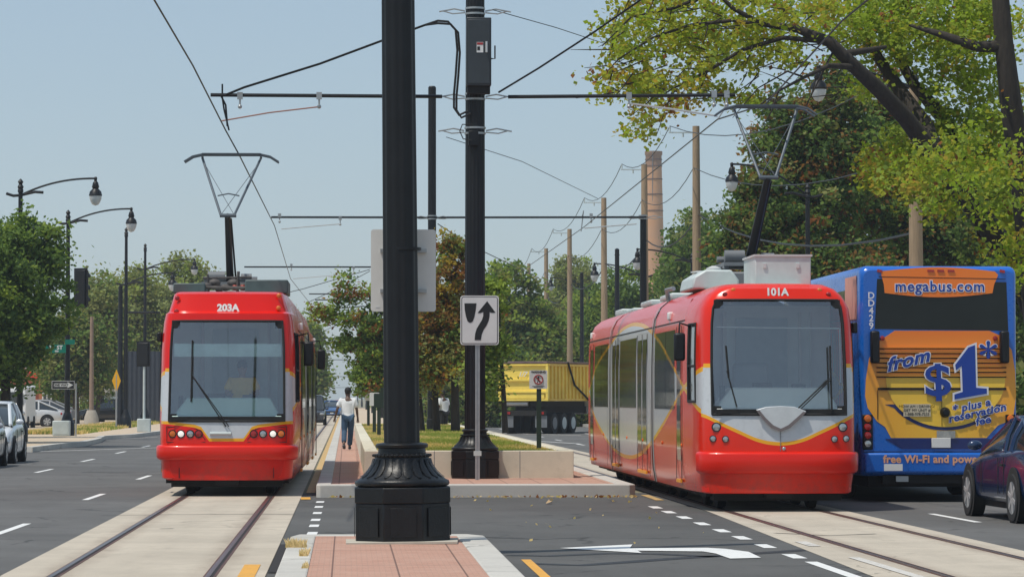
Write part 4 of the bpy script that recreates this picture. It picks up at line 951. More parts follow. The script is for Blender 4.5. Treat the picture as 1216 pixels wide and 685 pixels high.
# ================================================================== CARS
def make_car(name, label, paint, L, W, HT, loc, rz, prof, cab, wheels=(.8, 3.45), wr=.33, group=None, rimm=None, light_y=None, cat='car'):
    """local: y=0 rear .. y=L front (nose +y). prof: list (y, z_shoulder, halfwidth frac, z_bottom); cab: (y rear base, y rear roof, y front roof, y front base, zroof)"""
    T = empty(name, loc, rz, label, cat, group)
    rows = []
    for (y, zs_h, k, zb) in prof:
        w = W / 2 * k
        half = [(w * .86, zb), (w * .985, zb + .08), (w, zb + (zs_h - zb) * .45), (w * .985, zs_h - .16), (w * .93, zs_h - .04), (w * .80, zs_h + .005), (0, zs_h + .03)]
        rows.append([(x, y, z) for x, z in half] + [(-x, y, z) for x, z in reversed(half[:-1])])
    g = MB(); g.grid(rows, closed=True); g.add(rows[0], [tuple(range(len(rows[0])))]); g.add(rows[-1], [tuple(reversed(range(len(rows[-1]))))])
    body = g.build('body', paint, T, 30, bevel=0)
    ss = body.modifiers.new('s', 'SUBSURF'); ss.levels = 1; ss.render_levels = 2
    yr0, yr1, yf1, yf0, zr = cab
    def shz(y): return lerp_tab([(p[0], p[1]) for p in prof], y)
    wl_, wu = W / 2 * .90, W / 2 * .70
    ys = [yr0, yr1, (yr1 + yf1) / 2, yf1, yf0]
    z_up = [shz(yr0) + .02, zr - .02, zr + .03, zr - .02, shz(yf0) + .02]
    wu_ = [wl_ * .92, wu, wu * 1.03, wu, wl_ * .92]
    def loft(ex, zadd):
        rows = []
        for y, zu, w_ in zip(ys, z_up, wu_):
            zb = shz(y) - .06
            rows.append([(wl_ + ex, y, zb), ((w_ + wl_) / 2 + .03 + ex, y, (zu + zb) / 2), (w_ + ex, y, zu + zadd), (0, y, zu + .03 + zadd), (-w_ - ex, y, zu + zadd), (-(w_ + wl_) / 2 - .03 - ex, y, (zu + zb) / 2), (-wl_ - ex, y, zb)])
        return rows
    rw = loft(0, 0); g = MB(); g.grid(rw); g.build('glasshouse', M['carglass'] if light_y else M['dglass'], T, 30)
    r2 = loft(.006, .006); g = MB()
    g.grid([[r[2], r[3], r[4]] for r in r2[1:4]])
    ro = g.build('roof', paint, T, 40); so = ro.modifiers.new('t', 'SOLIDIFY'); so.thickness = .03
    g = MB()
    for s in (2, 4):
        o_ = 1 if s == 2 else 5; b_ = 0 if s == 2 else 6
        for i in (0, 3): g.tube([r2[i][s], r2[i + 1][s]], .045, 6)
        g.tube([r2[1][s], r2[2][s], r2[3][s]], .035, 6)
        g.tube([r2[2][s], r2[2][o_], r2[2][b_]], .04, 6); g.tube([r2[1][s], r2[1][o_], r2[1][b_]], .05, 6)
    g.build('pillar', paint, T)
    for y in wheels:
        for s in (-1, 1):
            g = MB(); g.lathe([(0, 0), (wr + .06, 0), (wr + .06, s * .01), (0, s * .01)], 28, (s * (W / 2 * .985), y, wr + .02), 'x'); g.build('wheel_arch', M['dark'], T)
            x = s * (W / 2 - .19); g = MB(); g.lathe([(wr * .6, s * .19), (wr * .68, s * .205), (wr * .93, s * .205), (wr, s * .17), (wr, 0), (0, 0)], 28, (x, y, wr), 'x'); wo = g.build('wheel', M['rubber'], T)
            g = MB(); g.lathe([(0, s * .185), (.05, s * .195), (.06, s * .17), (wr * .60, s * .165), (wr * .64, s * .205), (wr * .68, s * .20)], 28, (x, y, wr), 'x'); ri = g.build('rim', M['mgrey'], wo)
            g = MB()
            for k in range(6):
                a = 2 * PI * k / 6 + .3; c = (x + s * .195, y + math.cos(a) * wr * .34, wr + math.sin(a) * wr * .34); g.box(c, (.025, wr * .60, .055), Matrix.Rotation(a, 3, 'X'))
            g.build('spokes', M['alu'], ri)
    for s in (-1, 1):
        ym = yf0 - .35; g = MB(); g.sphere((s * (W / 2 + .06), ym, shz(ym) + .08), .1, 12, 8, (1.05, .6, .7)); g.build('mirror', paint, T)
        f = prof[-1]; g = MB(); g.sphere((s * W / 2 * .72, L - .14, f[1] - .10), .15, 12, 8, (1.1, .8, .55)); g.build('headlight', M['lens'], T)
        g = MB(); g.sphere((s * W / 2 * .74, .09, prof[0][1] - .12), .13, 12, 8, (1.1, .6, .7)); g.build('tail_light', M['redlens'], T)
    g = MB(); g.box((0, L - .02, prof[-1][3] + .22), (W * .5, .06, .14)); g.build('grille', M['black'], T, bevel=.02)
    g = MB(); g.box((0, L + .0, prof[-1][3] + .12), (.30, .04, .1)); g.build('number_plate', M['white'], T)
    g = MB(); g.bx(-W / 2 * .8, W / 2 * .8, .4, L - .4, .16, .30); g.build('underbody', M['dark'], T)
    g = MB()
    for s in (-1, 1):
        for yy in (yr1 + .15, (yr1 + yf1) / 2 + .15, yf0 - .45): g.box((s * (W / 2 * .994), yy, shz(yy) * .62), (.008, .01, shz(yy) * .5))
        g.box((s * (W / 2 * 1.0), (yr1 + yf1) / 2 - .1, shz(2) - .22), (.03, .16, .03))
    g.build('door_joint', M['dark'], T)
    return T
sedan = [(0, .86, .80, .38), (.15, .95, .92, .28), (.8, 1.0, 1, .2), (1.6, 1.0, 1, .18), (2.8, .96, 1, .18), (3.6, .90, .99, .2), (4.3, .76, .93, .22), (4.6, .60, .80, .26)]
def paint(n, c, ro=.25): return mat(n, c, ro, .15, .05, 2, coat=.7)
# blue coupe on the right, heading away
make_car('car', 'dark blue two door car with silver alloy wheels at the right edge behind the bus', paint('navy_car', (.008, .028, .085)), 4.65, 1.80, 1.40,
         (P(1215, 560, 42.9).x + .93, 42.7, 0), R(1.5), [(0, .90, .80, .40), (.15, 1.0, .93, .28), (.8, 1.03, 1.0, .2), (1.6, 1.0, 1, .2), (2.8, .95, .99, .2), (3.6, .88, .98, .22), (4.3, .76, .92, .24), (4.62, .62, .80, .28)],
         (.3, 1.35, 2.05, 3.35, 1.37), (.95, 3.72), .335)
def oncoming(px, d_front, label, pt, X=None, L=4.6, W=1.78, HT=1.45, prof=sedan, cab=(.3, 1.3, 2.5, 3.5, 1.43), wheels=(.85, 3.55), g=None):
    x = X if X is not None else P(px, 500, d_front).x
    return make_car('car', label, pt, L, W, HT, (x, d_front + L, 0), PI, prof, cab, wheels, .32, g)
hatch = [(0, .95, .85, .38), (.15, 1.02, .94, .28), (.8, 1.05, 1, .2), (1.6, 1.05, 1, .18), (2.6, 1.0, 1, .18), (3.3, .95, .99, .2), (3.9, .82, .93, .22), (4.15, .66, .80, .26)]
oncoming(0, 84.2, 'white hatchback facing the camera in the left lane behind the silver car', paint('white_car', (.80, .82, .83)), X=-9.38, L=4.15, prof=hatch, cab=(.1, .8, 2.3, 3.15, 1.52), wheels=(.7, 3.3))
oncoming(0, 78.3, 'silver grey car cut by the left edge of the picture', paint('silver_car', (.45, .48, .50)), X=-9.30, L=4.6)
# parked cars in the left background, side on
def sidecar(px, py_b, d, rz, label, pt, **kw): 
    p = P(px, py_b, d); return make_car('parked_car', label, pt, 4.5, 1.78, 1.45, (p.x, d, .1), rz, sedan, (.3, 1.3, 2.5, 3.5, 1.43), (.85, 3.55), .32, 'parked cars in the left background')
sidecar(74, 505, 180, R(97), 'white parked car seen from the side left of the lamp post box', paint('white_parked', (.65, .66, .66)))
sidecar(58, 502, 187, R(90), 'dark green parked car behind the white parked car', paint('green_parked', (.02, .04, .035)))
sidecar(88, 505, 196, R(80), 'silver parked car partly behind the grey post on the left', paint('silver_parked', (.35, .35, .36)))
sidecar(172, 505, 215, R(90), 'black parked car by the left pavement near the pedestrian signal', paint('black_parked', (.02, .02, .022)))
# distant cars on the left roadway between tram and kerb
oncoming(383, 205, 'dark suv with lit lamp coming up the road beyond tram 203A', paint('dark_suv', (.03, .035, .045)), X=P(369, 500, 205).x, L=4.7, W=1.9, prof=hatch[:-2] + [(4.2, .95, .95, .25), (4.6, .8, .85, .3)], cab=(.1, .6, 3.0, 3.7, 1.8), wheels=(.9, 3.7))
oncoming(394, 290, 'small blue car far down the road left of the walking man', paint('far_blue', (.04, .12, .30)), X=P(394, 500, 290).x)
oncoming(404, 380, 'small red car farthest down the road beside the walking man', paint('far_red', (.3, .03, .03)), X=P(404, 500, 380).x)
# white van
T = empty('van', P0(8, 505, 170, .05), 0, 'white van parked beyond the near left tree', 'van')
g = MB(); g.add([(-1, 0, .4), (1, 0, .4), (1, 0, 1.2), (.9, .25, 2.2), (-.9, .25, 2.2), (-1, 0, 1.2), (-1, 5, .4), (1, 5, .4), (1, 5, 2.3), (-1, 5, 2.3)], [(0, 1, 2, 5), (5, 2, 3, 4), (1, 7, 8, 3, 2), (6, 0, 5, 4, 9), (4, 3, 8, 9), (7, 6, 9, 8), (0, 6, 7, 1)]); g.build('body', M['white'], T, bevel=.06)
g = MB(); g.prism([(-.85, 1.3), (.85, 1.3), (.8, 1.95), (-.8, 1.95)], -.02, .16); g.build('windscreen', M['dglass'], T)
for s in (-1, 1):
    for y in (.8, 4):
        g = MB(); g.lathe([(0, -.1), (.35, -.1), (.35, .1), (0, .1)], 16, (s * .95, y, .35), 'x'); g.build('wheel', M['rubber'], T)
    g = MB(); g.sphere((s * .8, -.02, .85), .13, 8, 6, (1, .4, 1)); g.build('headlight', M['lens'], T)

# ================================================================== DUMP TRUCK
def truck():
    d = 155; o0 = P0(622, 515, d, 0)
    T = empty('dump_truck', o0, -R(24), 'yellow roll off dump truck driving away beyond the lawn', 'truck')
    yel = mat('truck_yellow', (.92, .68, .12), .5, 0, .14, 1.2, .1, 10); yel2 = mat('truck_yellow_side', (.85, .54, .07), .55, 0, .16, 1.2)
    z0, z1 = 1.55, 3.3
    g = MB(); g.bx(-1.22, 1.22, .0, 7.0, z0, z1); c = g.build('container', yel, T, bevel=.02)
    g = MB()
    for x in (-1.2, 1.2): g.box((x, -.04, (z0 + z1) / 2), (.12, .1, z1 - z0))
    for z in (z0 + .05, z0 + .42, z0 + .98, z1 - .05): g.box((0, -.05, z), (2.5, .09, .08))
    g.box((0, -.05, z0 + .23), (2.1, .02, .22)); g.build('tailgate_rib', yel, c)
    g = MB()
    for i in range(14): g.box((1.25, .35 + i * .49, (z0 + z1) / 2), (.08, .1, z1 - z0 - .1)); g.box((-1.25, .35 + i * .49, (z0 + z1) / 2), (.08, .1, z1 - z0 - .1))
    g.box((1.25, 3.5, z1 - .05), (.1, 7, .1)); g.box((1.25, 3.5, z0 + .05), (.1, 7, .1)); g.build('side_rib', yel2, c)
    g = MB(); g.bx(-1.22, 1.22, -.1, 7, z1, z1 + .12); g.build('tarpaulin', mat('tarp', (.16, .11, .10), .8, 0, .3, 2), T, bevel=.03)
    g = MB(); g.tube([(1.34, 2.4, z1 + .1), (1.36, 3.3, 2.3), (1.36, 5.6, 1.5)], .05, 6); g.build('tarp_arm', M['dark'], T)
    g = MB(); g.bx(-.5, .5, .2, 8.5, .95, 1.3); g.bx(-1.15, 1.15, .15, .3, 1.28, 1.5); g.bx(-1.1, 1.1, .0, .15, .85, 1.1); g.bx(-.9, .9, .4, 6, 1.3, 1.54); g.build('chassis', M['dark'], T)
    g = MB(); g.lathe([(.12, -1.0), (.12, .2)], 12, (0, .1, 1.42), 'x'); g.build('hydraulic_tank', M['steel'], T)
    for s in (-1, 1):
        for dx in (-.12, .0, .12):
            g = MB(); g.bx(s * .85 + dx - .05, s * .85 + dx + .05, -.03, 0, .92, 1.04); g.build('tail_light', M['redlens'], T)
        g = MB(); g.bx(s * .85 - .3, s * .85 + .3, .05, .07, .3, .85); g.build('mud_flap', M['mgrey'], T)
        for y in (.95, 2.25, 3.5, 8.4):
            g = MB(); g.lathe([(0, -.28), (.48, -.28), (.5, -.22), (.5, .22), (.48, .26), (.3, .26), (0, .26)], 22, (s * .95, y, .5), 'x'); w = g.build('wheel', M['rubber'], T)
            g = MB(); g.lathe([(0, .0), (.1, .0), (.13, -.06), (.26, -.05), (.29, .01)] if s > 0 else [(0, 0), (.1, 0), (.13, .06), (.26, .05), (.29, -.01)], 18, (s * 1.215, y, .5), 'x'); g.build('rim', M['lgrey'] if y > 2 else M['mgrey'], w)
    g = MB(); g.bx(-1.15, 1.15, 7.3, 9.6, .9, 2.9); cb = g.build('cab', M['white'], T, bevel=.1)
    g = MB(); g.bx(-1.0, 1.0, 9.59, 9.62, 1.9, 2.7); g.bx(1.14, 1.17, 7.9, 9.2, 1.9, 2.7); g.build('cab_window', M['dglass'], cb)
    text('scrawl', '1/7', .34, M['white'], T, (-.05, -.062, z0 + 1.25), rot=(PI / 2, 0, 0), shear=.3, offset=.006)
truck()

# ================================================================== PEOPLE
def skin_obj(name, verts, edges, radii, m_, parent, root=0, sub=2):
    me = bpy.data.meshes.new(name); me.from_pydata([tuple(v) for v in verts], edges, []); me.materials.append(m_)
    o = bpy.data.objects.new(name, me); col.objects.link(o)
    o.modifiers.new('skin', 'SKIN'); 
    if not me.skin_vertices: me.skin_vertices.new()
    for i, r in enumerate(radii):
        sv = me.skin_vertices[0].data[i]; rr = r if isinstance(r, tuple) else (r, r); sv.radius = rr; sv.use_root = (i == root)
    s = o.modifiers.new('sub', 'SUBSURF'); s.levels = sub; s.render_levels = sub
    bpy.context.view_layer.update()
    m2 = bpy.data.meshes.new_from_object(o.evaluated_get(bpy.context.evaluated_depsgraph_get())); m2.name = name
    bpy.data.objects.remove(o); m2.shade_smooth()
    if not m2.materials: m2.materials.append(m_)
    o = bpy.data.objects.new(name, m2); col.objects.link(o); o.parent = parent; return o
skinm = mat('skin_dark', (.10, .052, .032), .55, 0, .1, 6); skinl = mat('skin_mid', (.22, .12, .08), .55, 0, .1, 6)
hairm = mat('hair_black', (.008, .007, .006), .7, 0, .3, 20)
denim = mat('denim', (.035, .075, .13), .8, 0, .25, 6, .2, 60); tee = mat('white_cotton', (.72, .72, .71), .8, 0, .04, 6, .4, 12)
def person(label, loc, rz, J, cloth, sk=skinm, pants=denim, shoes=True, hands=True, seated=False, shirt=tee, sleeve=.35):
    T = empty('person', loc, rz, label, 'person')
    V = Vector; v = {k: V(p) for k, p in J.items()}
    names = ['pelvis', 'belly', 'chest', 'neck', 'chin', 'head', 'crown']
    verts = [v['pelvis'], v['belly'], v['chest'], v['neck'], v['chin'], v['head'], v['crown']]; rad = [(.14, .10), (.13, .10), (.16, .11), .052, .07, (.078, .095), .062]
    edges = [(i, i + 1) for i in range(6)]
    def add(parent_i, pts, rs):
        pi_ = parent_i; out = []
        for p, r in zip(pts, rs):
            verts.append(V(p)); rad.append(r); edges.append((pi_, len(verts) - 1)); pi_ = len(verts) - 1; out.append(pi_)
        return out
    fw = V((0, 1, 0)) if 'fwd' not in v else v['fwd']
    hd = v['head']
    add(5, [hd + fw * .105 + V((0, 0, -.01))], [.018])           # nose
    for s in (-1, 1): add(5, [hd + V((s * .088, -.005, 0))], [.02])   # ears
    hands_i = {}
    for s, n in ((-1, 'l'), (1, 'r')):
        sh, el, wr, ha = v['sh_' + n], v['el_' + n], v['wr_' + n], v['ha_' + n]
        ids = add(2, [sh, sh.lerp(el, .5), el, el.lerp(wr, .45), wr, ha], [.058, .05, .042, .04, .028, (.036, .02)])
        dirn = (ha - wr).normalized(); side = dirn.cross(V((0, 1, .2))).normalized()
        if hands:
            for k in range(4):
                b_ = ha + side * (k - 1.5) * .02; curl = V((0, .02, 0))
                add(ids[-1], [b_ + dirn * .03, b_ + dirn * .06 + curl * .5, b_ + dirn * (.085 + .01 * (k in (1, 2))) + curl * 1.6], [.0095, .009, .008])
            add(ids[-2], [wr + dirn * .03 + V((0, .03, 0)), wr + dirn * .065 + V((0, .05, 0))], [.011, .009])
        hp, kn, an, he, to = v['hp_' + n], v['kn_' + n], v['an_' + n], v['he_' + n], v['to_' + n]
        add(0, [hp, hp.lerp(kn, .5), kn, kn.lerp(an, .4), an, (he + an) / 2, to], [.085, .075, .055, .052, .038, .04, .03])
    skin_obj('body', verts, edges, rad, sk, T)
    # hair cap
    g = MB(); g.sphere(tuple(v['head'] + V((0, 0, .035)) - fw * .018), .112, 18, 12, (.86, 1.0, .96)); g.build('hair', hairm, T)
    # shirt
    vs = [v['pelvis'] + V((0, 0, -.02)), v['belly'], v['chest'], v['chest'].lerp(v['neck'], .55)]; rd = [(.215, .165), (.20, .15), (.22, .16), (.12, .10)]; ed = [(0, 1), (1, 2), (2, 3)]
    for n in ('l', 'r'):
        sh, el = v['sh_' + n], v['el_' + n]; b_ = len(vs); vs += [sh, sh.lerp(el, .45), sh.lerp(el, .85)]; rd += [.085, .09, .085]; ed += [(2, b_), (b_, b_ + 1), (b_ + 1, b_ + 2)]
    skin_obj('shirt', vs, ed, rd, shirt, T, 1)
    vs = [v['pelvis']]; rd = [(.165, .13)]; ed = []
    for n in ('l', 'r'):
        hp, kn, an = v['hp_' + n], v['kn_' + n], v['an_' + n]; b_ = len(vs); vs += [hp, hp.lerp(kn, .5), kn, kn.lerp(an, .5), an.lerp(kn, .04)]; rd += [.115, .105, .085, .082, .08]; ed += [(0, b_)] + [(b_ + i, b_ + i + 1) for i in range(4)]
    skin_obj('trousers', vs, ed, rd, pants, T)
    for n in ('l', 'r'):
        an, he, to = v['an_' + n], v['he_' + n], v['to_' + n]
        skin_obj('shoe', [he, (he + to) / 2 + V((0, 0, .01)), to], [(0, 1), (1, 2)], [(.048, .05), (.052, .045), (.045, .032)], mat('shoe', (.05, .05, .055), .6) if n == 'l' else mat('shoe2', (.05, .05, .055), .6), T)
    for s in (-1, 1):
        g = MB(); g.sphere(tuple(v['head'] + fw * .085 + V((s * .032, 0, .012))), .010, 8, 6); g.build('eye', hairm, T)
    return T
S_ = 1.0
JW = dict(pelvis=(0, 0, .98), belly=(0, .01, 1.14), chest=(0, .03, 1.36), neck=(0, .05, 1.50), chin=(0, .08, 1.57), head=(0, .08, 1.655), crown=(0, .07, 1.73),
          sh_l=(-.19, .03, 1.42), el_l=(-.30, -.06, 1.17), wr_l=(-.36, -.02, .94), ha_l=(-.375, .02, .87),
          sh_r=(.19, .03, 1.42), el_r=(.255, .02, 1.15), wr_r=(.28, .14, .92), ha_r=(.285, .18, .85),
          hp_l=(-.09, 0, .93), kn_l=(-.10, -.02, .52), an_l=(-.11, -.36, .20), he_l=(-.11, -.44, .15), to_l=(-.10, -.33, .035),
          hp_r=(.09, 0, .93), kn_r=(.08, .20, .50), an_r=(.05, .28, .10), he_r=(.05, .22, .05), to_r=(.06, .45, .045))
pm = P(413, 533, 94.0)
person('man in white t-shirt and blue jeans walking away on the brick walk', (pm.x, 94.0, MED), 0, JW, None)
JS = dict(JW); JS.update(an_l=(-.10, 0, .10), he_l=(-.10, -.06, .05), to_l=(-.12, .16, .045), kn_l=(-.1, .02, .5), an_r=(.10, 0, .10), he_r=(.1, -.06, .05), to_r=(.12, .16, .045), kn_r=(.1, .02, .5), el_l=(-.26, -.02, 1.15), wr_l=(-.24, .1, .95), ha_l=(-.22, .14, .88))
ps = P(527, 505, 124)
person('person in white t-shirt and dark trousers standing behind the rusty tree trunk', (ps.x, 124, MED), R(40), JS, None, pants=mat('dark_trousers', (.015, .015, .02), .8))
# driver of the left tram, seated behind the windscreen
JD = dict(pelvis=(0, 0, .55), belly=(0, .0, .70), chest=(0, .02, .92), neck=(0, .03, 1.06), chin=(0, .05, 1.12), head=(0, .05, 1.20), crown=(0, .04, 1.28),
          sh_l=(-.19, .02, .98), el_l=(-.27, .12, .75), wr_l=(-.2, .34, .72), ha_l=(-.18, .41, .72), sh_r=(.19, .02, .98), el_r=(.27, .12, .75), wr_r=(.2, .34, .72), ha_r=(.18, .41, .72),
          hp_l=(-.09, .02, .5), kn_l=(-.12, .42, .52), an_l=(-.12, .46, .12), he_l=(-.12, .42, .05), to_l=(-.12, .6, .04), hp_r=(.09, .02, .5), kn_r=(.12, .42, .52), an_r=(.12, .46, .12), he_r=(.12, .42, .05), to_r=(.12, .6, .04))
person('tram driver in yellow vest seated behind the windscreen of tram 203A', (LT['loc'][0] + .22, LT['loc'][1] + 1.5, 1.0), PI, JD, None, sk=skinl, shirt=mat('hi_vis_yellow', (.65, .42, .06), .7))
# ================================================================== GROUND
def st(o): o['kind'] = 'structure'; return o

def cracks(t, v, cc, c, sc_=.22, w=.010, k=.55):
    wv = t.new('ShaderNodeTexNoise'); wv.inputs['Scale'].default_value = 1.3; wv.inputs['Detail'].default_value = 4; t.l.new(v, wv.inputs['Vector'])
    mp = t.new('ShaderNodeVectorMath', operation='MULTIPLY_ADD'); t.l.new(wv.outputs['Color'], mp.inputs[0]); mp.inputs[1].default_value = (.9, .9, 0); t.l.new(v, mp.inputs[2])
    vo = t.new('ShaderNodeTexVoronoi', feature='DISTANCE_TO_EDGE'); vo.inputs['Scale'].default_value = sc_; t.l.new(mp.outputs[0], vo.inputs['Vector'])
    m = t.noise(.5, 3, .5, v); f = t.math('MULTIPLY', t.math('LESS_THAN', vo.outputs['Distance'], w * sc_ * 2.5), t.ramp(m, .46, .58)); return t.mix(t.math('MULTIPLY', f, k), cc, mul(c, .28))
def patches(t, v, cc, c):
    p = t.noise(.12, 2, .4, v); cc = t.mix(t.math('MULTIPLY', t.ramp(p, .50, .53), .30), cc, mul(c, .62))
    o = t.noise(3.5, 3, .5, v); return t.mix(t.math('MULTIPLY', t.ramp(o, .66, .72), .5), cc, mul(c, .5))
def asphalt(name, c, patch=(.9, 1.15)):
    t = NT(name); v = t.coords(); n1 = t.noise(.35, 6, .65, v); n2 = t.noise(60, 3, .7, v); n3 = t.noise(2.2, 5, .7, t.coords((1, .18, 1)))
    cc = t.mix(t.ramp(n1, .3, .7), mul(c, .82), mul(c, 1.18)); cc = t.mix(t.math('MULTIPLY', t.ramp(n2, .45, .75), .45), cc, mul(c, 1.9)); cc = t.mix(t.math('MULTIPLY', t.ramp(n3, .5, .8), .35), cc, mul(c, .6))
    cc = cracks(t, v, cc, c, .3, .012, .7); cc = patches(t, v, cc, c)
    t.bsdf(cc, .82, bump=n2, bstr=.5, bdist=.01, spec=.3); return t.m
def concrete(name, c, joint=None):
    t = NT(name); v = t.coords(); n1 = t.noise(.5, 6, .7, v); n2 = t.noise(45, 3, .7, v); n3 = t.noise(3, 5, .75, t.coords((1, .25, 1)))
    cc = t.mix(t.ramp(n1, .3, .7), mul(c, .86), mul(c, 1.12)); cc = t.mix(t.math('MULTIPLY', t.ramp(n3, .55, .8), .4), cc, mul(c, .62)); cc = t.mix(t.math('MULTIPLY', t.ramp(n2, .5, .8), .25), cc, mul(c, .7))
    cc = cracks(t, v, cc, c, .35, .006, .5)
    if joint:
        X, Y, Z = t.xyz()
        if name.startswith('track'):
            for xr in (-2.73, -1.27, 5.62, 7.02):
                d_ = t.math('ABSOLUTE', t.math('SUBTRACT', X, xr)); cc = t.mix(t.math('MULTIPLY', t.ramp(d_, .26, .07), t.math('MULTIPLY', t.ramp(n3, .25, .7), .5)), cc, (.17, .11, .075))
            for xr in (-2.0, 6.3):
                d_ = t.math('ABSOLUTE', t.math('SUBTRACT', X, xr)); cc = t.mix(t.math('MULTIPLY', t.ramp(d_, .4, .0), t.math('MULTIPLY', t.ramp(n3, .35, .7), .28)), cc, mul(c, .5))
        X, Y, Z = t.xyz(); m_ = t.math('PINGPONG', Y, joint / 2); jj = t.math('LESS_THAN', m_, .02); cc = t.mix(t.math('MULTIPLY', jj, .5), cc, mul(c, .3))
    t.bsdf(cc, .85, bump=n2, bstr=.3, bdist=.008, spec=.3); return t.m
A1 = asphalt('asphalt_road', (.118, .116, .112)); A2 = asphalt('asphalt_crossing', (.096, .095, .091))
CONC = concrete('track_slab_concrete', (.50, .44, .355), 6.1); KERB = concrete('kerb_granite', (.52, .50, .455), 2.4); WALLC = concrete('planter_concrete', (.66, .61, .48)); SIDE = concrete('pavement_concrete', (.55, .44, .32), 1.5)
def brickmat(name, along):
    t = NT(name); v = t.coords(); X, Y, Z = t.xyz()
    n = t.noise(1.2, 5, .6, v); n2 = t.noise(30, 4, .7, v)
    b = t.new('ShaderNodeTexBrick'); b.inputs['Scale'].default_value = 5; b.inputs['Mortar Size'].default_value = .018; t.put(b.inputs['Color1'], (.44, .235, .17)); t.put(b.inputs['Color2'], (.50, .29, .215)); t.put(b.inputs['Mortar'], (.33, .21, .16)); t.l.new(v, b.inputs['Vector'])
    cc = t.mix(t.math('MULTIPLY', t.ramp(n, .35, .7), .4), b.outputs['Color'], (.54, .36, .28)); cc = t.mix(t.math('MULTIPLY', t.ramp(n2, .6, .85), .3), cc, (.20, .13, .10))
    jx = t.math('LESS_THAN', t.math('PINGPONG', t.math('ADD', X, .12), .29), .008); cc = t.mix(t.math('MULTIPLY', jx, .75), cc, (.10, .06, .05))
    jy = t.math('LESS_THAN', t.math('PINGPONG', Y, 1.5), .02); cc = t.mix(t.math('MULTIPLY', jy, .6), cc, (.14, .09, .07))
    t.bsdf(cc, .85, bump=n2, bstr=.3, bdist=.006, spec=.3); return t.m
BR = brickmat('brick_paving', 'y')
dirt = mat('ground_dry', (.22, .20, .13), .95, 0, .3, .15, .3, 6)
def sheet(name, pts, z, m_): g = MB(); g.sheet(pts, z); return st(g.build(name, m_, None, 0))
def slab(name, pts, z0, z1, m_, bev=.012): g = MB(); g.flat(pts, z0, z1); return st(g.build(name, m_, None, 0, bevel=bev))
sheet('ground', [(-2500, -300), (2500, -300), (2500, 4500), (-2500, 4500)], -.02, dirt)
XL, XR = -10.35, 14.2
sheet('road', [(XL, 5), (-3.2, 5), (-3.2, 1200), (XL, 1200)], 0, A1).name = 'left_road'
sheet('road', [(7.36, 5), (XR, 5), (XR, 1200), (7.36, 1200)], 0, A1).name = 'right_road'
sheet('crossing_road', [(-60, 86), (XL, 86), (XL, 108), (-60, 112)], 0, A1)
sheet('crossing_road', [(-.75, 5), (5.4, 5), (5.4, 58), (-.75, 58)], .0, A2)
sheet('track_slab', [(-3.24, 5), (-.755, 5), (-.755, 700), (-3.24, 700)], .004, CONC)
sheet('track_slab', [(4.6, 12), (7.40, 12), (7.40, 700), (5.35, 700), (5.35, 49), (4.93, 30.8)], .004, CONC)
RUST = mat('rail_flank', (.12, .055, .04), .6, .2, .3, 8, vec=(1, .2, 1)); SHINE = mat('rail_head', (.20, .15, .14), .3, .75, .2, 8, vec=(1, .2, 1)); GROOVE = mat('rail_groove', (.02, .016, .016), .9)
def rail(xc, w=.12):
    T = MB(); T.bx(xc - w / 2, xc + w / 2, 8, 600, -.01, .0085); o = st(T.build('tram_rail', RUST, None, 0))
    MB().bx(xc - .042, xc + .004, 8, 600, 0, .0125).build('rail_head', SHINE, o, 0); MB().bx(xc + .006, xc + .034, 8, 600, 0, .0105).build('rail_groove', GROOVE, o, 0)
for x in (-2.73, -1.27, 5.62, 7.02): rail(x)
# median
slab('median_kerb', [(-.5, 55.6), (-.44, 55.5), (4.80, 55.5), (4.90, 55.62), (4.90, 500), (4.62, 500), (4.62, 55.95), (-.25, 55.95), (-.25, 500), (-.5, 500)], -.02, .215, KERB, .02)
slab('median_paving', [(-.25, 55.95), (4.62, 55.95), (4.62, 500), (-.25, 500)], -.02, .20, BR, 0)
g = MB(); g.bx(-.2, 4.6, 150, 480, .19, .215); st(g.build('median_plaza', SIDE, None, 0))
# planter
g = MB()
x0, x1, y0, y1 = .34, 4.2, 60.6, 128
g.bx(x0, x1, y0, y0 + .25, .1, .705); g.bx(x0, x0 + .25, y0 + .25, y1, .1, .703); g.bx(x1 - .25, x1, y0 + .25, y1, .1, .703); g.bx(x0 + .25, x1 - .25, y1 - .25, y1, .1, .703)
o = g.build('planter_wall', WALLC, None, 0, bevel=.015); tag(o, 'low pale concrete planter wall around the median lawn', 'wall')
g = MB(); 
for x in (.75, 1.62, 3.2): g.bx(x, x + .012, y0 - .002, y0 + .01, .2, .70)
g.build('wall_joint', M['mgrey'], o)
soil = mat('lawn_soil', (.36, .31, .14), .95, 0, .35, 1.1, .4, 30)
g = MB(); g.bx(x0 + .25, x1 - .25, y0 + .25, y1 - .25, .2, .67); st(g.build('lawn_ground', soil, None, 0))
# foreground island
slab('island_kerb', [(-.61, 5), (-.61, 36.2), (-.53, 36.75), (1.36, 36.75), (1.53, 36.3), (1.53, 5), (1.22, 5), (1.22, 36.35), (-.33, 36.35), (-.33, 5)], -.02, .155, KERB, .02)
slab('island_paving', [(-.33, 5), (1.22, 5), (1.22, 36.35), (-.33, 36.35)], -.02, .15, BR, 0)
sheet('drain_slot', [(-.745, 31.5), (-.66, 31.5), (-.66, 37.6), (-.745, 37.6)], .008, GROOVE)
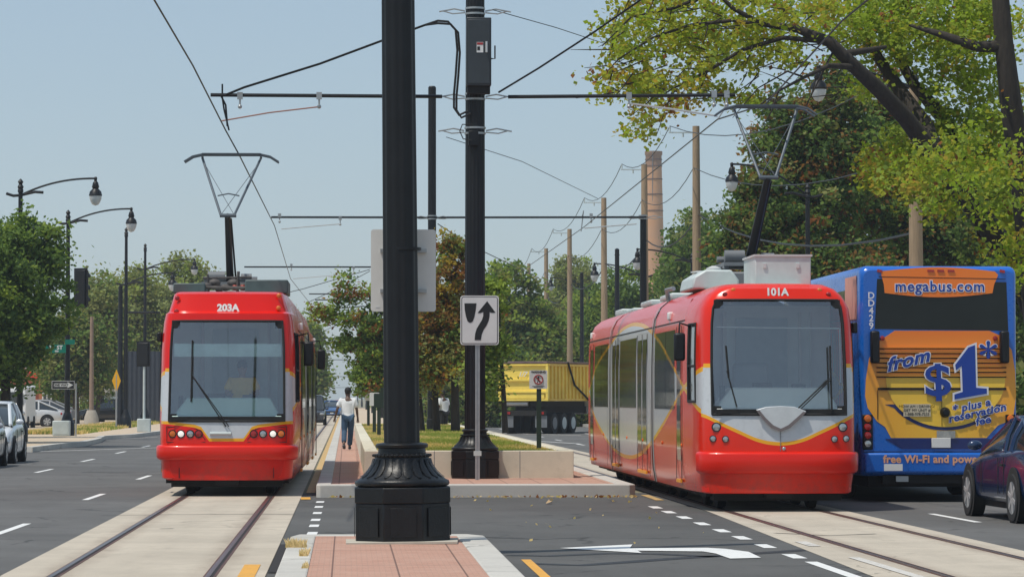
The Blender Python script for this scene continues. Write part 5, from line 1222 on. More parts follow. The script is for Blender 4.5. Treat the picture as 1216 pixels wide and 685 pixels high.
# markings
def wornpaint(name, c, wear=.35):
    t = NT(name); v = t.coords(); n = t.noise(14, 5, .75, v); n1 = t.noise(1.5, 4, .6, v); f = t.math('MULTIPLY', t.ramp(t.math('ADD', t.math('MULTIPLY', n, .7), t.math('MULTIPLY', n1, .3)), .52, .68), wear)
    t.bsdf(t.mix(f, c, (.12, .12, .115)), .7); return t.m
WP = wornpaint('road_paint_white', (.74, .74, .72), .5); WPF = wornpaint('road_paint_faint', (.60, .57, .52), 1.0); YP = wornpaint('road_paint_yellow', (.72, .36, .05), .55)
def mark(pts, m_=WP, z=.008, name='road_marking'): return sheet(name, pts, z, m_)
def dash(x0, y0, x1, y1, w, m_=WP, z=.004): mark([(x0 - w / 2, y0), (x0 + w / 2, y0), (x1 + w / 2, y1), (x1 - w / 2, y1)], m_, z)
for i in range(-2, 30):
    y = 40.6 + i * 13.7
    if y + 3.6 > 20: dash(-4.28, y, -4.24, y + 3.5, .11)
    y = 61.5 + i * 12.9
    if y > 15: dash(-6.97, y, -6.93, y + 3.7, .11)
    y = 43.9 + i * 12.2
    if y > 15: dash(8.50, y, 8.45, y + 3.3, .11, z=.004)
    dash(11.4, y, 11.4, y + 3.3, .11)
for y in (53.0, 50.6, 47.9, 45.2, 43.1, 40.7): dash(-.42, y - .35, -.41, y + .45, .125)
for y in (50.1, 48.0, 45.8, 43.5, 41.2, 39.1, 36.9, 34.5): dash(4.73, y - .4, 4.73, y + .55, .15)
dash(4.75, 28, 4.74, 33.4, .13); dash(5.34, 28, 5.30, 34.2, .12, WPF, .010); dash(5.27, 36.8, 5.27, 38.0, .14, WPF, .010)
dash(1.86, 18, 1.86, 34.0, .10, YP)
for y0_, y1_ in ((30.6, 33.0), (54.2, 55.4)): dash(-.93 if y0_ < 40 else -.66, y0_, -.93 if y0_ < 40 else -.68, y1_, .16, YP, .010)
YW = wornpaint('worn_yellow_edge', (.55, .36, .14), 1.0)
dash(-.62, 58, -.62, 300, .16, YW, .009)
dash(5.12, 53.5, 5.14, 56.5, .14, YW, .009)
arrow = [(651, 665), (646.7, 751), (651.2, 748), (650.7, 839.6), (652, 862), (655.5, 889), (662.5, 903.8), (663.5, 867), (657.5, 850), (655.0, 835), (654, 757), (656.8, 762)]
mark([tuple(G(x, y))[:2] for y, x in arrow])
# crosswalk lines on the left road and line at the far right
def strip(pa, pb, w, m_=WP):
    a, b = G(*pa), G(*pb); mark([(a.x, a.y - w / 2), (b.x, b.y - w / 2), (b.x, b.y + w / 2), (a.x, a.y + w / 2)], m_, .006)
strip((48, 536), (186, 531.5), .5); strip((105, 522.5), (187, 519), .7, WPF)
strip((560, 513), (690, 517), .8, WPF); strip((600, 521), (690, 527), 1.2); strip((640, 512), (690, 512.5), .5)
# tar seams
SEAL = mat('tar_seal', (.018, .018, .019), .6, 0, .2, 3)
def seam(pxs, w=.05, z=.003):
    p = [G(*q) for q in pxs]; n = len(p)
    for a, b in zip(p, p[1:]):
        pass
    L_ = []; R_ = []
    for i, q in enumerate(p):
        t = (p[min(i + 1, n - 1)] - p[max(i - 1, 0)]).normalized(); nn = Vector((-t.y, t.x, 0)) * w / 2; L_.append((q + nn)[:2]); R_.append((q - nn)[:2])
    sheet('tar_seam', L_ + R_[::-1], z, SEAL)
seam([(604, 659), (650, 660), (720, 657), (780, 657.5), (850, 661)], .22); seam([(630, 669), (690, 671), (740, 667.5), (800, 663), (880, 658), (960, 652.5)], .25)
seam([(540, 636), (640, 640), (700, 638)], .05); seam([(920, 633), (985, 636), (1040, 634)], .06, .007); seam([(190, 628), (206, 627.5)], .05, .007)
seam([(120, 612), (215, 611), (330, 610.5), (350, 611)], .06, .0065)
dirtm = mat('rust_stain', (.22, .13, .05), .9, 0, .3, 5)
# left pavement, side yard
lp = [G(x, y, .15) for x, y in ((38, 531), (70, 527), (100, 524.5), (119, 520.5), (124, 517.5), (160, 515.5), (188, 512), (215, 508))]
poly = [(p.x, p.y) for p in lp]; a = lp[-1]
poly = poly + [(-10.4, 1200), (-90, 1200), (-90, 114), (-14, 112.5)]
slab('left_pavement', poly, -.02, .15, SIDE, .0)
slab('right_pavement', [(XR, 5), (19, 5), (19, 1200), (XR, 1200)], -.02, .15, SIDE, .0)
slab('right_kerb', [(XR - .2, 5), (XR, 5), (XR, 1200), (XR - .2, 1200)], -.02, .155, KERB, .0)
g = MB(); pts = [(p.x + .02, p.y - .02) for p in lp] + [(p.x - .25, p.y + .4) for p in lp[::-1]]; g.flat(pts, -.02, .16); st(g.build('left_kerb', KERB, None, 0))

# ================================================================== GRASS & LITTER
def quads(name, C, S, mats, mi, parent=None, upbias=.0, elong=1.6, normals=None, bend=True):
    """C (N,3) leaf centres, S (N) sizes"""
    N = len(C); a = rng.normal(size=(N, 3)); a[:, 2] *= .7; a /= np.linalg.norm(a, axis=1)[:, None] + 1e-9
    n = rng.normal(size=(N, 3)); n[:, 2] = np.abs(n[:, 2]) + upbias; b = np.cross(n, a); b /= np.linalg.norm(b, axis=1)[:, None] + 1e-9
    a = a * (S * .5 * elong)[:, None]; b = b * (S * .5)[:, None]
    V = np.stack([C - a, C - a * .1 + b, C + a, C - a * .1 - b], 1).reshape(-1, 3).astype(np.float32)
    me = bpy.data.meshes.new(name); me.vertices.add(4 * N); me.vertices.foreach_set('co', V.ravel()); me.loops.add(4 * N); me.loops.foreach_set('vertex_index', np.arange(4 * N, dtype=np.int32))
    me.polygons.add(N); me.polygons.foreach_set('loop_start', np.arange(0, 4 * N, 4, dtype=np.int32)); me.polygons.foreach_set('material_index', mi.astype(np.int32))
    for m_ in mats: me.materials.append(m_)
    me.update(); me.validate(); o = bpy.data.objects.new(name, me); col.objects.link(o); o.parent = parent; return o
LM = dict(dark=leafmat('leaf_dark', (.070, .125, .042)), mid=leafmat('leaf_mid', (.125, .20, .055)), light=leafmat('leaf_light', (.21, .29, .06)), yel=leafmat('leaf_yellow_green', (.25, .28, .04), .5),
          gold=leafmat('leaf_gold', (.32, .25, .045), .5), rust=leafmat('leaf_rust', (.19, .085, .032)), brown=leafmat('leaf_brown', (.19, .11, .04)), olive=leafmat('leaf_olive', (.18, .20, .08)), pale=leafmat('leaf_pale', (.22, .27, .12)), lime=leafmat('leaf_lime', (.20, .29, .03), .5))
G1 = leafmat('grass_green', (.19, .25, .06), .4); G2 = leafmat('grass_dry', (.52, .42, .20), .4)
STRAW = leafmat('straw', (.55, .44, .26), .3)
def grass(name, x0, x1, y0, y1, z, n, h, mats=(G1, G2), dry=.4):
    x = rng.uniform(x0, x1, n); y = y0 + (y1 - y0) * rng.uniform(0, 1, n) ** 1.6; hh = rng.uniform(.5, 1, n) * h; w = h * .16
    ang = rng.uniform(0, PI, n); lean = rng.normal(0, .35, (n, 2)) * hh[:, None]
    dx, dy = np.cos(ang) * w, np.sin(ang) * w
    V = np.stack([np.stack([x - dx, y - dy, np.full(n, z)], 1), np.stack([x + dx, y + dy, np.full(n, z)], 1), np.stack([x + lean[:, 0], y + lean[:, 1], z + hh], 1)], 1).reshape(-1, 3).astype(np.float32)
    me = bpy.data.meshes.new(name); me.vertices.add(3 * n); me.vertices.foreach_set('co', V.ravel()); me.loops.add(3 * n); me.loops.foreach_set('vertex_index', np.arange(3 * n, dtype=np.int32)); me.polygons.add(n); me.polygons.foreach_set('loop_start', np.arange(0, 3 * n, 3, dtype=np.int32))
    pd = np.sin(x * 1.7) + np.sin(y * .45 + x) + rng.normal(0, .7, n); me.polygons.foreach_set('material_index', (pd > (1 - 2 * dry)).astype(np.int32))
    for m_ in mats: me.materials.append(m_)
    me.update(); me.validate(); o = bpy.data.objects.new(name, me); col.objects.link(o); o['kind'] = 'stuff'; return o
grass('lawn_grass', .6, 3.9, 60.9, 127, .66, 42000, .075)
grass('verge_grass', -14, -11.2, 140, 260, .15, 12000, .22, dry=.7)
for (px, py, z, sx, n, h) in ((396, 587, .0, .13, 200, .17), (352, 648, .155, .10, 130, .09), (361, 658, .155, .04, 90, .07), (363, 672, .155, .03, 50, .05), (470, 588, 0, .15, 90, .05)):
    p = G(px, py, z); grass('weed_tuft', p.x - sx, p.x + sx, p.y - .35, p.y + .35, z, n, h, (STRAW, STRAW), .6)
# litter: fallen leaves and scraps along the kerb foot
N = 150; xs = rng.uniform(-.3, 4.9, N); ys = 55.45 - np.abs(rng.normal(0, .28, N)); C = np.stack([xs, ys, np.full(N, .02)], 1)
quads('fallen_leaves', C, rng.uniform(.03, .06, N), [STRAW, G2, LM['rust']], rng.integers(0, 3, N))['kind'] = 'stuff'
N = 22; xs = rng.uniform(1.7, 4.6, N); ys = rng.uniform(37, 54, N); C = np.stack([xs, ys, np.full(N, .012)], 1)
quads('scattered_leaves', C, rng.uniform(.02, .05, N), [G2, G2, G2], rng.integers(0, 3, N))['kind'] = 'stuff'
def scrap(px, py, label, c, s):
    p = G(px, py); g = MB(); g.add([(-s, -.1, .01), (s * .9, -.16, .05), (s, .1, .02), (.2 * s, .16, .07), (-s * .8, .14, .015), (0, 0, .05)], [(0, 1, 5), (1, 2, 5), (2, 3, 5), (3, 4, 5), (4, 0, 5)]); o = g.build('paper_scrap', mat('scrap' + str(px), c, .7)); o.location = (p.x, p.y, 0); tag(o, label, 'litter')
scrap(624, 589, 'pink and white paper scrap at the foot of the kerb', (.7, .5, .5), .12); scrap(705, 587, 'pale blue scrap at the foot of the kerb', (.5, .58, .65), .09); scrap(652, 598, 'brown crumpled scrap lying on the asphalt by the kerb', (.45, .3, .15), .05)
# ================================================================== TREES
def crown_points(ells, nc, seed, shell=.5):
    r_ = np.random.default_rng(seed); vol = np.array([e[3] * e[4] * e[5] for e in ells]) ** .8; pr_ = vol / vol.sum(); k = r_.choice(len(ells), nc, p=pr_)
    u = r_.normal(size=(nc, 3)); u /= np.linalg.norm(u, axis=1)[:, None]; rad = r_.uniform(0, 1, nc) ** (shell); E = np.array(ells)[k]
    return E[:, :3] + u * rad[:, None] * E[:, 3:6]
def tree(name, label, base, ells, nc, per, size, mats, wts, trunk_r=.2, cr=.5, cat='tree', group=None, nl=12, seed=1, flat=.75, bark=None, stems=None, shell=.5):
    """ells local to base"""
    T = empty(name, base, 0, label, cat, group); r_ = np.random.default_rng(seed)
    per = int(per * 1.35); size = size * .84; C = crown_points(ells, nc, seed, shell); crs = cr * r_.uniform(.55, 1.25, nc); pts = np.repeat(C, per, 0) + r_.normal(size=(nc * per, 3)) * np.repeat(crs, per)[:, None] * np.array([.55, .55, .55 * flat])
    w = np.array(wts, float); w /= w.sum(); cm = r_.choice(len(mats), nc, p=w); mi = np.repeat(cm, per); sw = r_.uniform(size=nc * per) < .3; mi[sw] = r_.choice(len(mats), sw.sum(), p=w)
    quads('crown', pts, size * r_.uniform(.6, 1.3, nc * per), [LM[m_] for m_ in mats], mi, T, .2)
    g = MB(); top = max(e[2] + e[5] * .5 for e in ells); bk = bark or M['bark']
    for sx, sy, k in (stems or [(0, 0, 1)]):
        cx = ells[0][0]; cy = ells[0][1]
        tr = [(sx, sy, 0), (sx * 1.1 + cx * .15, sy + cy * .15, top * .25), (sx * 1.4 + cx * .45, sy + cy * .45, top * .55), (sx * 1.6 + cx * .8, sy + cy * .8, top * .9)]; tr_r = [trunk_r * k * 1.15, trunk_r * k * .85, trunk_r * k * .55, trunk_r * k * .15]
        g.tube(tr, tr_r, 9)
        for i in range(nl):
            c = Vector(C[r_.integers(nc)]); t = r_.uniform(.3, .85); h = top * t; 
            s0 = Vector(tr[1]).lerp(Vector(tr[3]), max(0, (h - top * .25) / (top * .65))); s0.z = min(h, max(c.z - .3, top * .2)); mid = s0.lerp(c, .5) + Vector((0, 0, .12 * (c - s0).length)); g.tube([s0, mid, c], [trunk_r * k * .38, trunk_r * k * .2, .012], 6)
    g.build('trunk', bk, T); return T
def E(px, py, rpx, rpz, d, base, ry=None, dd=0):
    c = P(px, py, d + dd) - base; k = d / 3900; return (c.x, c.y, c.z, rpx * k, ry or rpx * k, rpz * k)
def gb(px, d, z=0): p = P(px, 480, d); return Vector((p.x, d, z))
# near left tree
b = gb(8, 113); tree('street_tree', 'dense green tree at the left edge in front of the lamps', b, [E(0, 360, 88, 70, 113, b), E(30, 300, 50, 48, 113, b), E(22, 400, 36, 50, 113, b), E(-20, 420, 60, 60, 113, b), E(62, 300, 26, 26, 113, b)], 520, 60, .135, ['mid', 'dark', 'light'], [5, 4, 1.2], .2, .42, seed=3)
b = gb(-60, 128); tree('street_tree', 'green tree behind the leftmost one, mostly out of view', b, [E(-20, 330, 70, 70, 128, b), E(-40, 410, 60, 70, 128, b)], 200, 60, .14, ['mid', 'dark'], [5, 4], .2, .45, seed=4)
# olive trees behind the left lamps
for i, (px, py, rx, rz, d, lab, mt) in enumerate((
        (120, 395, 42, 62, 215, 'olive green tree behind the hanging traffic signal', ['olive', 'pale', 'mid']), (165, 380, 40, 58, 235, 'pale olive tree between the lamp posts and tram 203A', ['pale', 'olive', 'light']),
        (215, 370, 42, 66, 250, 'feathery pale green tree top above tram 203A roof', ['pale', 'olive', 'light']), (255, 385, 38, 50, 280, 'low tree behind the roof gear of tram 203A', ['olive', 'pale', 'mid']), (90, 415, 35, 40, 200, 'dark olive tree above the parked white car', ['mid', 'olive', 'dark']),
        (300, 400, 40, 50, 300, 'tree hidden behind tram 203A windscreen height', ['olive', 'mid', 'pale']), (340, 415, 34, 45, 330, 'tree just behind the right roof edge of tram 203A', ['olive', 'mid', 'pale']))):
    b = gb(px, d); tree('background_tree', lab, b, [E(px, py, rx, rz, d, b), E(px - rx * .5, py + 30, rx * .7, rz * .7, d, b), E(px + rx * .5, py + 25, rx * .6, rz * .75, d, b), E(px, py - rz * .7, rx * .5, rz * .4, d, b)], 260, 60, .21, mt, [4, 4, 2], .22, .85, group='trees beyond the left pavement', seed=20 + i, nl=10, bark=M['barkl'], stems=[(0, 0, 1), (1.2, .5, .7)])
b = gb(374, 300); tree('background_tree', 'green tree right of the mirrors of tram 203A', b, [E(372, 425, 16, 45, 300, b), E(362, 400, 14, 25, 300, b), E(380, 455, 12, 18, 300, b)], 120, 34, .32, ['mid', 'olive', 'light'], [4, 3, 2], .25, .8, seed=31)
# median trees
b = gb(541, 99, .66); tree('median_tree', 'rusty brown and green tree on the lawn behind the keep right sign', b, [E(535, 350, 38, 60, 99, b), E(536, 300, 20, 34, 99, b), E(530, 410, 48, 50, 99, b), E(560, 395, 35, 45, 99, b), E(500, 430, 32, 40, 99, b), E(508, 370, 22, 34, 99, b)], 400, 44, .10, ['brown', 'rust', 'olive', 'gold', 'mid'], [4, 2, 4, 2.6, 3], .13, .30, seed=41, stems=[(0, 0, 1), (-.55, .4, .8), (-1.0, .8, .75)])
b = gb(470, 118, .7); tree('median_tree', 'green tree with reddish patches left of the nearest black pole', b, [E(432, 405, 26, 40, 118, b), E(470, 400, 40, 60, 118, b), E(430, 440, 26, 26, 118, b), E(412, 352, 16, 12, 118, b), E(408, 378, 30, 9, 118, b), E(388, 370, 20, 7, 118, b), E(404, 335, 12, 13, 118, b), E(425, 348, 18, 7, 118, b), E(405, 408, 16, 8, 118, b), E(445, 450, 34, 24, 118, b)], 270, 44, .11, ['mid', 'light', 'rust', 'dark'], [5, 5, 1.8, 1], .13, .30, seed=42, stems=[(0, 0, 1), (.4, .3, .8)])
b = gb(600, 92, .7); tree('median_tree', 'green leaning tree whose low boughs hang over the yellow truck', b, [E(588, 350, 22, 30, 92, b), E(575, 400, 26, 34, 92, b), E(590, 410, 16, 20, 92, b), E(572, 450, 22, 26, 92, b)], 150, 40, .10, ['mid', 'light', 'olive'], [5, 4, 2], .08, .30, seed=43)
b = gb(610, 215); tree('background_tree', 'rounded green tree above the yellow truck', b, [E(606, 360, 42, 52, 215, b), E(640, 400, 40, 38, 215, b), E(580, 400, 40, 45, 215, b), E(605, 420, 60, 35, 215, b)], 420, 40, .26, ['mid', 'light', 'olive', 'dark'], [5, 3, 3, 2], .3, .75, seed=44, group='trees beyond the right road')
for i, (px, py, rx, rz, d, lab, mt, wt) in enumerate((
        (660, 410, 40, 40, 230, 'low green tree between the truck and tram 101A', ['mid', 'light', 'olive'], [5, 3, 2]),
        (700, 385, 38, 45, 245, 'green tree around the far lamps', ['mid', 'light', 'olive'], [5, 3, 2]),
        (738, 360, 42, 45, 225, 'green tree below the far chimney', ['mid', 'light', 'dark'], [5, 2, 3]),
        (822, 300, 34, 50, 205, 'blue green tree right of the chimney', ['mid', 'dark', 'pale'], [5, 3, 2]),
        (840, 320, 40, 60, 190, 'dark tree behind the second wooden pole', ['dark', 'mid', 'olive'], [5, 4, 2]),
        (680, 330, 28, 26, 300, 'pale far tree top left of the chimney', ['pale', 'olive', 'light'], [4, 3, 2]))):
    b = gb(px, d); tree('background_tree', lab, b, [E(px, py, rx, rz, d, b), E(px - rx * .5, py + 30, rx * .7, rz * .7, d, b), E(px + rx * .5, py + 35, rx * .7, rz * .7, d, b), E(px, py + rz, rx, rz * .7, d, b)], 330, 50, .21, mt, wt, .3, .8, group='trees beyond the right road', seed=50 + i)
# big dark tree behind the right tram and bus
b = gb(960, 118); tree('oak_tree', 'tall dark green tree with rusty patches behind the street lamp', b, [E(950, 250, 85, 90, 118, b), E(940, 160, 50, 60, 118, b), E(900, 260, 45, 70, 118, b), E(1000, 180, 55, 75, 118, b), E(990, 110, 35, 40, 118, b), E(960, 320, 110, 50, 118, b), E(880, 310, 30, 50, 118, b)], 1000, 52, .15, ['dark', 'mid', 'rust', 'brown', 'olive'], [4.5, 5, .9, 1.8, 2.5], .45, .55, seed=61, flat=.7, nl=24)
b = gb(1075, 124); tree('oak_tree', 'dark green tree behind the nearest wooden utility pole', b, [E(1060, 230, 75, 100, 124, b), E(1050, 130, 45, 50, 124, b), E(1100, 280, 75, 70, 124, b), E(1150, 250, 55, 80, 124, b)], 760, 50, .16, ['dark', 'mid', 'brown', 'rust'], [4.5, 5, 1.8, .7], .45, .58, seed=62, nl=20)
b = gb(1200, 120); tree('oak_tree', 'dark tree at the right edge behind the blue bus', b, [E(1190, 280, 60, 80, 120, b), E(1215, 380, 40, 90, 120, b), E(1230, 200, 50, 80, 120, b)], 360, 50, .16, ['dark', 'mid', 'olive'], [5, 4, 2], .4, .58, seed=63)
# the big yellowing tree at the upper right
D = 66.0
b = gb(1262, D); T = empty('maple_tree', b, 0, 'large yellowing tree arching over the right tram from the right edge', 'tree')
g = MB()
def limb(pts, rs): g.tube([P(x, y, D + dz) - b for x, y, dz in pts], [r * .88 * D / 3900 for r in rs], 10)
limb([(1262, 480, 0), (1246, 400, 0), (1212, 325, 0), (1176, 272, -.5), (1142, 226, -1), (1112, 188, -1.5), (1075, 140, -2), (1045, 108, -2.5), (1015, 80, -3), (985, 50, -3), (945, 34, -3), (905, 29, -3), (868, 25, -3)], [26, 24, 18, 16, 14.5, 13, 11.5, 10.5, 9.5, 8, 5.5, 3.5, 1.5])
limb([(1112, 190, -1.5), (1100, 150, 0), (1070, 110, .5), (1037, 60, 1), (1010, 20, 1.5), (1000, -30, 2)], [12, 11, 10, 7, 5, 3])
limb([(1172, 275, -.5), (1150, 190, 1), (1120, 140, 1.5), (1085, 100, 2), (1050, 40, 2), (1030, -20, 2)], [14, 12, 11, 8, 5, 3])
limb([(1236, 420, -.5), (1216, 230, -1.5), (1200, 120, -2), (1192, 50, -2), (1186, -30, -2)], [19, 16.5, 14.5, 12.5, 11])
limb([(1192, 55, -2), (1160, 56, -2), (1120, 42, -2), (1080, 30, -1.5)], [9, 7, 5, 2])
limb([(1015, 80, -3), (985, 78, -3.4), (955, 92, -3.8), (925, 108, -4), (895, 130, -4)], [5, 3, 2.2, 1.5, .8])
limb([(1005, 64, -3), (1030, 60, -2.6), (1052, 56, -2.4)], [5, 4, 2.5])
limb([(985, 50, -3), (930, 45, -3), (880, 60, -3), (840, 85, -3), (800, 105, -3), (775, 120, -3)], [3.5, 3, 2.5, 2, 1.2, .6])
limb([(905, 29, -3), (870, 10, -3), (850, -10, -3), (800, -25, -3)], [3.5, 3, 2, 1.5]); limb([(868, 25, -3), (820, 30, -3), (775, 45, -3), (735, 70, -3), (712, 95, -3)], [2.4, 2, 1.5, 1, .6]); limb([(850, -10, -3), (800, 10, -3), (750, 20, -3), (715, 55, -3)], [2.5, 2, 1.4, .7])
limb([(925, 108, -4), (915, 135, -4), (905, 150, -4)], [1.2, .8, .4]); limb([(955, 92, -3.8), (935, 85, -3.8), (900, 105, -3.8), (870, 140, -3.8)], [1.5, 1.2, .8, .4]); limb([(990, 60, -3), (960, 120, -3), (950, 150, -3)], [1.5, .9, .4])
limb([(840, 85, -3), (830, 110, -3), (812, 130, -3)], [1.2, .8, .4]); limb([(800, 105, -3), (790, 130, -3), (780, 160, -3)], [1, .7, .4])
r2_ = random.Random(5)
twig_c = []
for k in range(90):
    x = r2_.uniform(720, 1010); y = r2_.uniform(-10, 120); a = r2_.uniform(150, 260); L_ = r2_.uniform(18, 48)
    limb([(x, y, -3), (x + L_ * .5 * math.cos(R(a)), y - L_ * .45 * math.sin(R(a)), -3 + r2_.uniform(-.4, .4)), (x + L_ * math.cos(R(a)), y - L_ * math.sin(R(a)) * .8, -3 + r2_.uniform(-.6, .6))], [1.0, .7, .3])
g.build('trunk', M['bark'], T)
#      px, py, rx, ry, clumps, mix
regs = [(735, 75, 34, 40, 24, 0), (760, 35, 45, 36, 34, 0), (770, 120, 26, 32, 12, 0), (808, 30, 50, 40, 46, 0), (850, 45, 48, 36, 40, 0), (842, 95, 28, 24, 14, 0), (760, 165, 20, 18, 5, 0), (780, 100, 42, 18, 16, 0), (893, 20, 45, 30, 34, 0), (920, 60, 40, 18, 14, 0), (870, 115, 20, 14, 6, 0), (900, 115, 14, 12, 4, 0), (808, 125, 18, 10, 6, 1),
        (950, 15, 45, 24, 30, 0), (1000, 22, 45, 30, 36, 2), (1050, 18, 50, 32, 46, 2), (1100, 50, 45, 34, 34, 2), (1140, 20, 45, 40, 46, 2), (1125, 85, 38, 26, 24, 2), (1160, 75, 20, 30, 12, 2), (1180, 10, 40, 20, 16, 2), (1090, -10, 60, 20, 20, 2), (1000, 62, 20, 10, 4, 2), (1060, 60, 30, 20, 12, 2), (1030, 105, 30, 14, 7, 2),
        (1060, 190, 38, 26, 24, 0), (1050, 215, 30, 14, 16, 0), (1090, 205, 40, 28, 26, 0), (1110, 225, 40, 30, 22, 0), (1100, 170, 50, 26, 32, 2), (1140, 160, 40, 34, 34, 2), (1180, 170, 40, 45, 54, 2), (1160, 225, 46, 34, 36, 2), (1200, 230, 34, 50, 44, 2), (1195, 290, 30, 30, 20, 0), (1205, 330, 22, 26, 10, 0), (1190, 130, 34, 30, 24, 2), (1130, 195, 40, 24, 24, 0), (870, 68, 70, 20, 14, 0), (1120, 15, 70, 30, 40, 2), (1160, 45, 50, 40, 40, 2), (1060, 40, 50, 30, 24, 2), (1212, 30, 12, 40, 5, 2), (1150, 120, 40, 30, 20, 2), (1180, 200, 40, 60, 50, 2), (1130, 200, 50, 40, 30, 0), (1190, 330, 26, 30, 16, 2)]
r_ = np.random.default_rng(77); CC, MI = [], []
mixes = [[.50, .10, .22, .15, .03], [.2, .6, .1, .05, .05], [.22, .02, .36, .38, .02]]
kk = D / 3900
for (px, py, rx, ry, n, mx) in regs:
    for _ in range(int(n * 1.0)):
        a = r_.uniform(0, 2 * PI); q = math.sqrt(r_.uniform(0, 1)); fr = -5.2 if (py > 180 and r_.uniform() < .30 and px > 1080) else (2.6 if px > 960 else 0); c = P(px + rx * q * math.cos(a), py + ry * q * math.sin(a), D - 1.6 + r_.normal(0, .8 if fr < 0 else 1.2) + fr) - b
        m_ = 36; pts = np.array(c)[None] + r_.normal(size=(m_, 3)) * np.array([.17, .2, .12]) * r_.uniform(.6, 1.3); CC.append(pts); k0 = r_.choice(5, p=mixes[mx]); ids = np.full(m_, k0); sw = r_.uniform(size=m_) < .4; ids[sw] = r_.choice(5, sw.sum(), p=mixes[mx]); MI.append(ids)
CC = np.concatenate(CC); MI = np.concatenate(MI)
quads('crown', CC, .088 * r_.uniform(.6, 1.3, len(CC)), [LM['yel'], LM['gold'], LM['lime'], LM['light'], LM['rust']], MI, T, .3, elong=1.25)
# far wood closing the horizon, with the gap over the tracks
Cs = []
for (pa, pb, d, h) in ((-80, 372, 520, 12), (455, 640, 420, 11), (640, 1300, 420, 14)):
    n = 900; px = rng.uniform(pa, pb, n); dd = d + rng.uniform(-15, 15, n); X = (px - VX) * dd / F; hh = h * (.72 + .28 * np.sin(px * .05) * np.cos(px * .021)); Cs.append(np.stack([X, dd, rng.uniform(.0, 1, n) * hh], 1))
C = np.concatenate(Cs); C = np.repeat(C, 10, 0) + rng.normal(size=(len(C) * 10, 3)) * .9
quads('distant_wood', C, rng.uniform(.8, 1.6, len(C)), [LM['olive'], LM['mid'], LM['pale']], rng.integers(0, 3, len(C)))['kind'] = 'stuff'
# undergrowth along the right pavement behind the bus / truck
for i, (px, d, w, h, lab) in enumerate(((575, 190, 3.4, 2.6, 'green hedge left of the yellow truck'), (690, 195, 4, 3.0, 'hedge behind the yellow truck cab'), (1212, 100, 2.2, 2.4, 'leafy bush at the right edge behind the bus'), (165, 232, 4, 1.4, 'low shrubs by the dark fence'))):
    b = gb(px, d); C = rng.uniform(-1, 1, (900, 3)) * np.array([w, 1.0, h / 2]) + np.array([0, 0, h / 2]); C = np.repeat(C, 10, 0) + rng.normal(size=(9000, 3)) * .2
    T = empty('hedge', b, 0, lab, 'hedge'); quads('foliage', C, rng.uniform(.12, .25, 9000), [LM['dark'], LM['mid'], LM['olive']], rng.integers(0, 3, 9000), T)
    g = MB()
    for k in range(6): g.tube([(-w + w * 2 * k / 5, 0, 0), (-w + w * 2 * k / 5, .1, h * .8)], .05, 5)
    g.build('stems', M['bark'], T)

# ================================================================== BUILDINGS
RB = mat('red_brick_wall', (.33, .10, .055), .85, 0, .18, 1.2); BEI = mat('beige_wall', (.42, .36, .26), .85, 0, .15, .8); STONE = mat('pale_stone', (.50, .46, .40), .85, 0, .1, 1)
def building(name, label, px0, px1, pyt, d, m_, depth=9, nx=4, nz=2, roof=None, wz=None, cat='building', rows_=None, wm=None):
    a = P(px0, 480, d); c = P(px1, 480, d); h = P(px0, pyt, d).z; T = empty(name, (a.x, d, 0), 0, label, cat); W = c.x - a.x
    MB().bx(0, W, 0, depth, 0, h).build('wall', m_, T, 0)
    MB().bx(-.15, W + .15, -.15, depth + .15, h, h + .3).build('roof', roof or STONE, T, 0)
    for i in range(nx):
        for j in range(nz):
            x = W * (i + .5) / nx; z = h * (j + .55) / nz; ww = W / nx * .22; hh = h / nz * .26
            f = MB(); f.bx(x - ww - .08, x + ww + .08, -.06, .02, z - hh - .08, z - hh); f.bx(x - ww - .08, x + ww + .08, -.06, .02, z + hh, z + hh + .1); f.bx(x - ww - .08, x - ww, -.05, .02, z - hh, z + hh); f.bx(x + ww, x + ww + .08, -.05, .02, z - hh, z + hh); f.bx(x - .03, x + .03, -.04, .02, z - hh, z + hh); f.bx(x - ww, x + ww, -.035, .02, z - .03, z + .03); fo = f.build('window', M['white'], T, 0)
            MB().bx(x - ww, x + ww, -.012, .03, z - hh, z + hh).build('pane', wm or M['dglass'], fo, 0)
    return T
BB = building('brick_building', 'red brick building glimpsed through the left trees', -10, 62, 405, 245, RB, nx=4, nz=2)
MB().box((4.0, -.25, 3.9), (2.4, .4, 1.5)).build('awning', mat('red_awning', (.75, .03, .015), .6), BB)
building('brick_building', 'orange brick building behind the white parked car', 46, 104, 440, 238, mat('orange_brick', (.42, .16, .07), .85, 0, .15, 1), nx=3, nz=1)
T = building('gatehouse', 'beige walled low building with grey grid windows behind the wooden pole', 96, 176, 466, 232, BEI, nx=5, nz=1, wm=M['mgrey'])
building('brick_building', 'red brick house glimpsed through leaves above the bus roof', 1130, 1200, 320, 140, RB, nx=3, nz=2)
T = empty('gate', gb(62, 225), 0, 'tall dark metal gate behind the white parked car', 'gate'); g = MB(); 
for i in range(9): g.box((i * .2, 0, 1.3), (.06, .06, 2.6))
g.box((.8, 0, 2.55), (1.7, .08, .1)); g.box((.8, 0, .4), (1.7, .08, .1)); g.box((.8, .2, 1.3), (1.7, .05, 2.5)); g.build('bars', M['dark'], T)
T = empty('fence', gb(150, 205), 0, 'dark blue grey corrugated fence beside the left tram', 'fence')
g = MB(); n = 40
rows = []
for z in (0, 4.6): rows.append([(i * .14, .05 * (i % 2), z) for i in range(n)])
g.grid(rows); fo = g.build('panel', mat('fence_grey', (.045, .055, .075), .7), T, 0); fo.modifiers.new('s', 'SOLIDIFY').thickness = .03
g = MB(); 
for i in range(4): g.box((i * 1.8, .15, 2.3), (.12, .12, 4.6))
g.build('post', M['dark'], T)
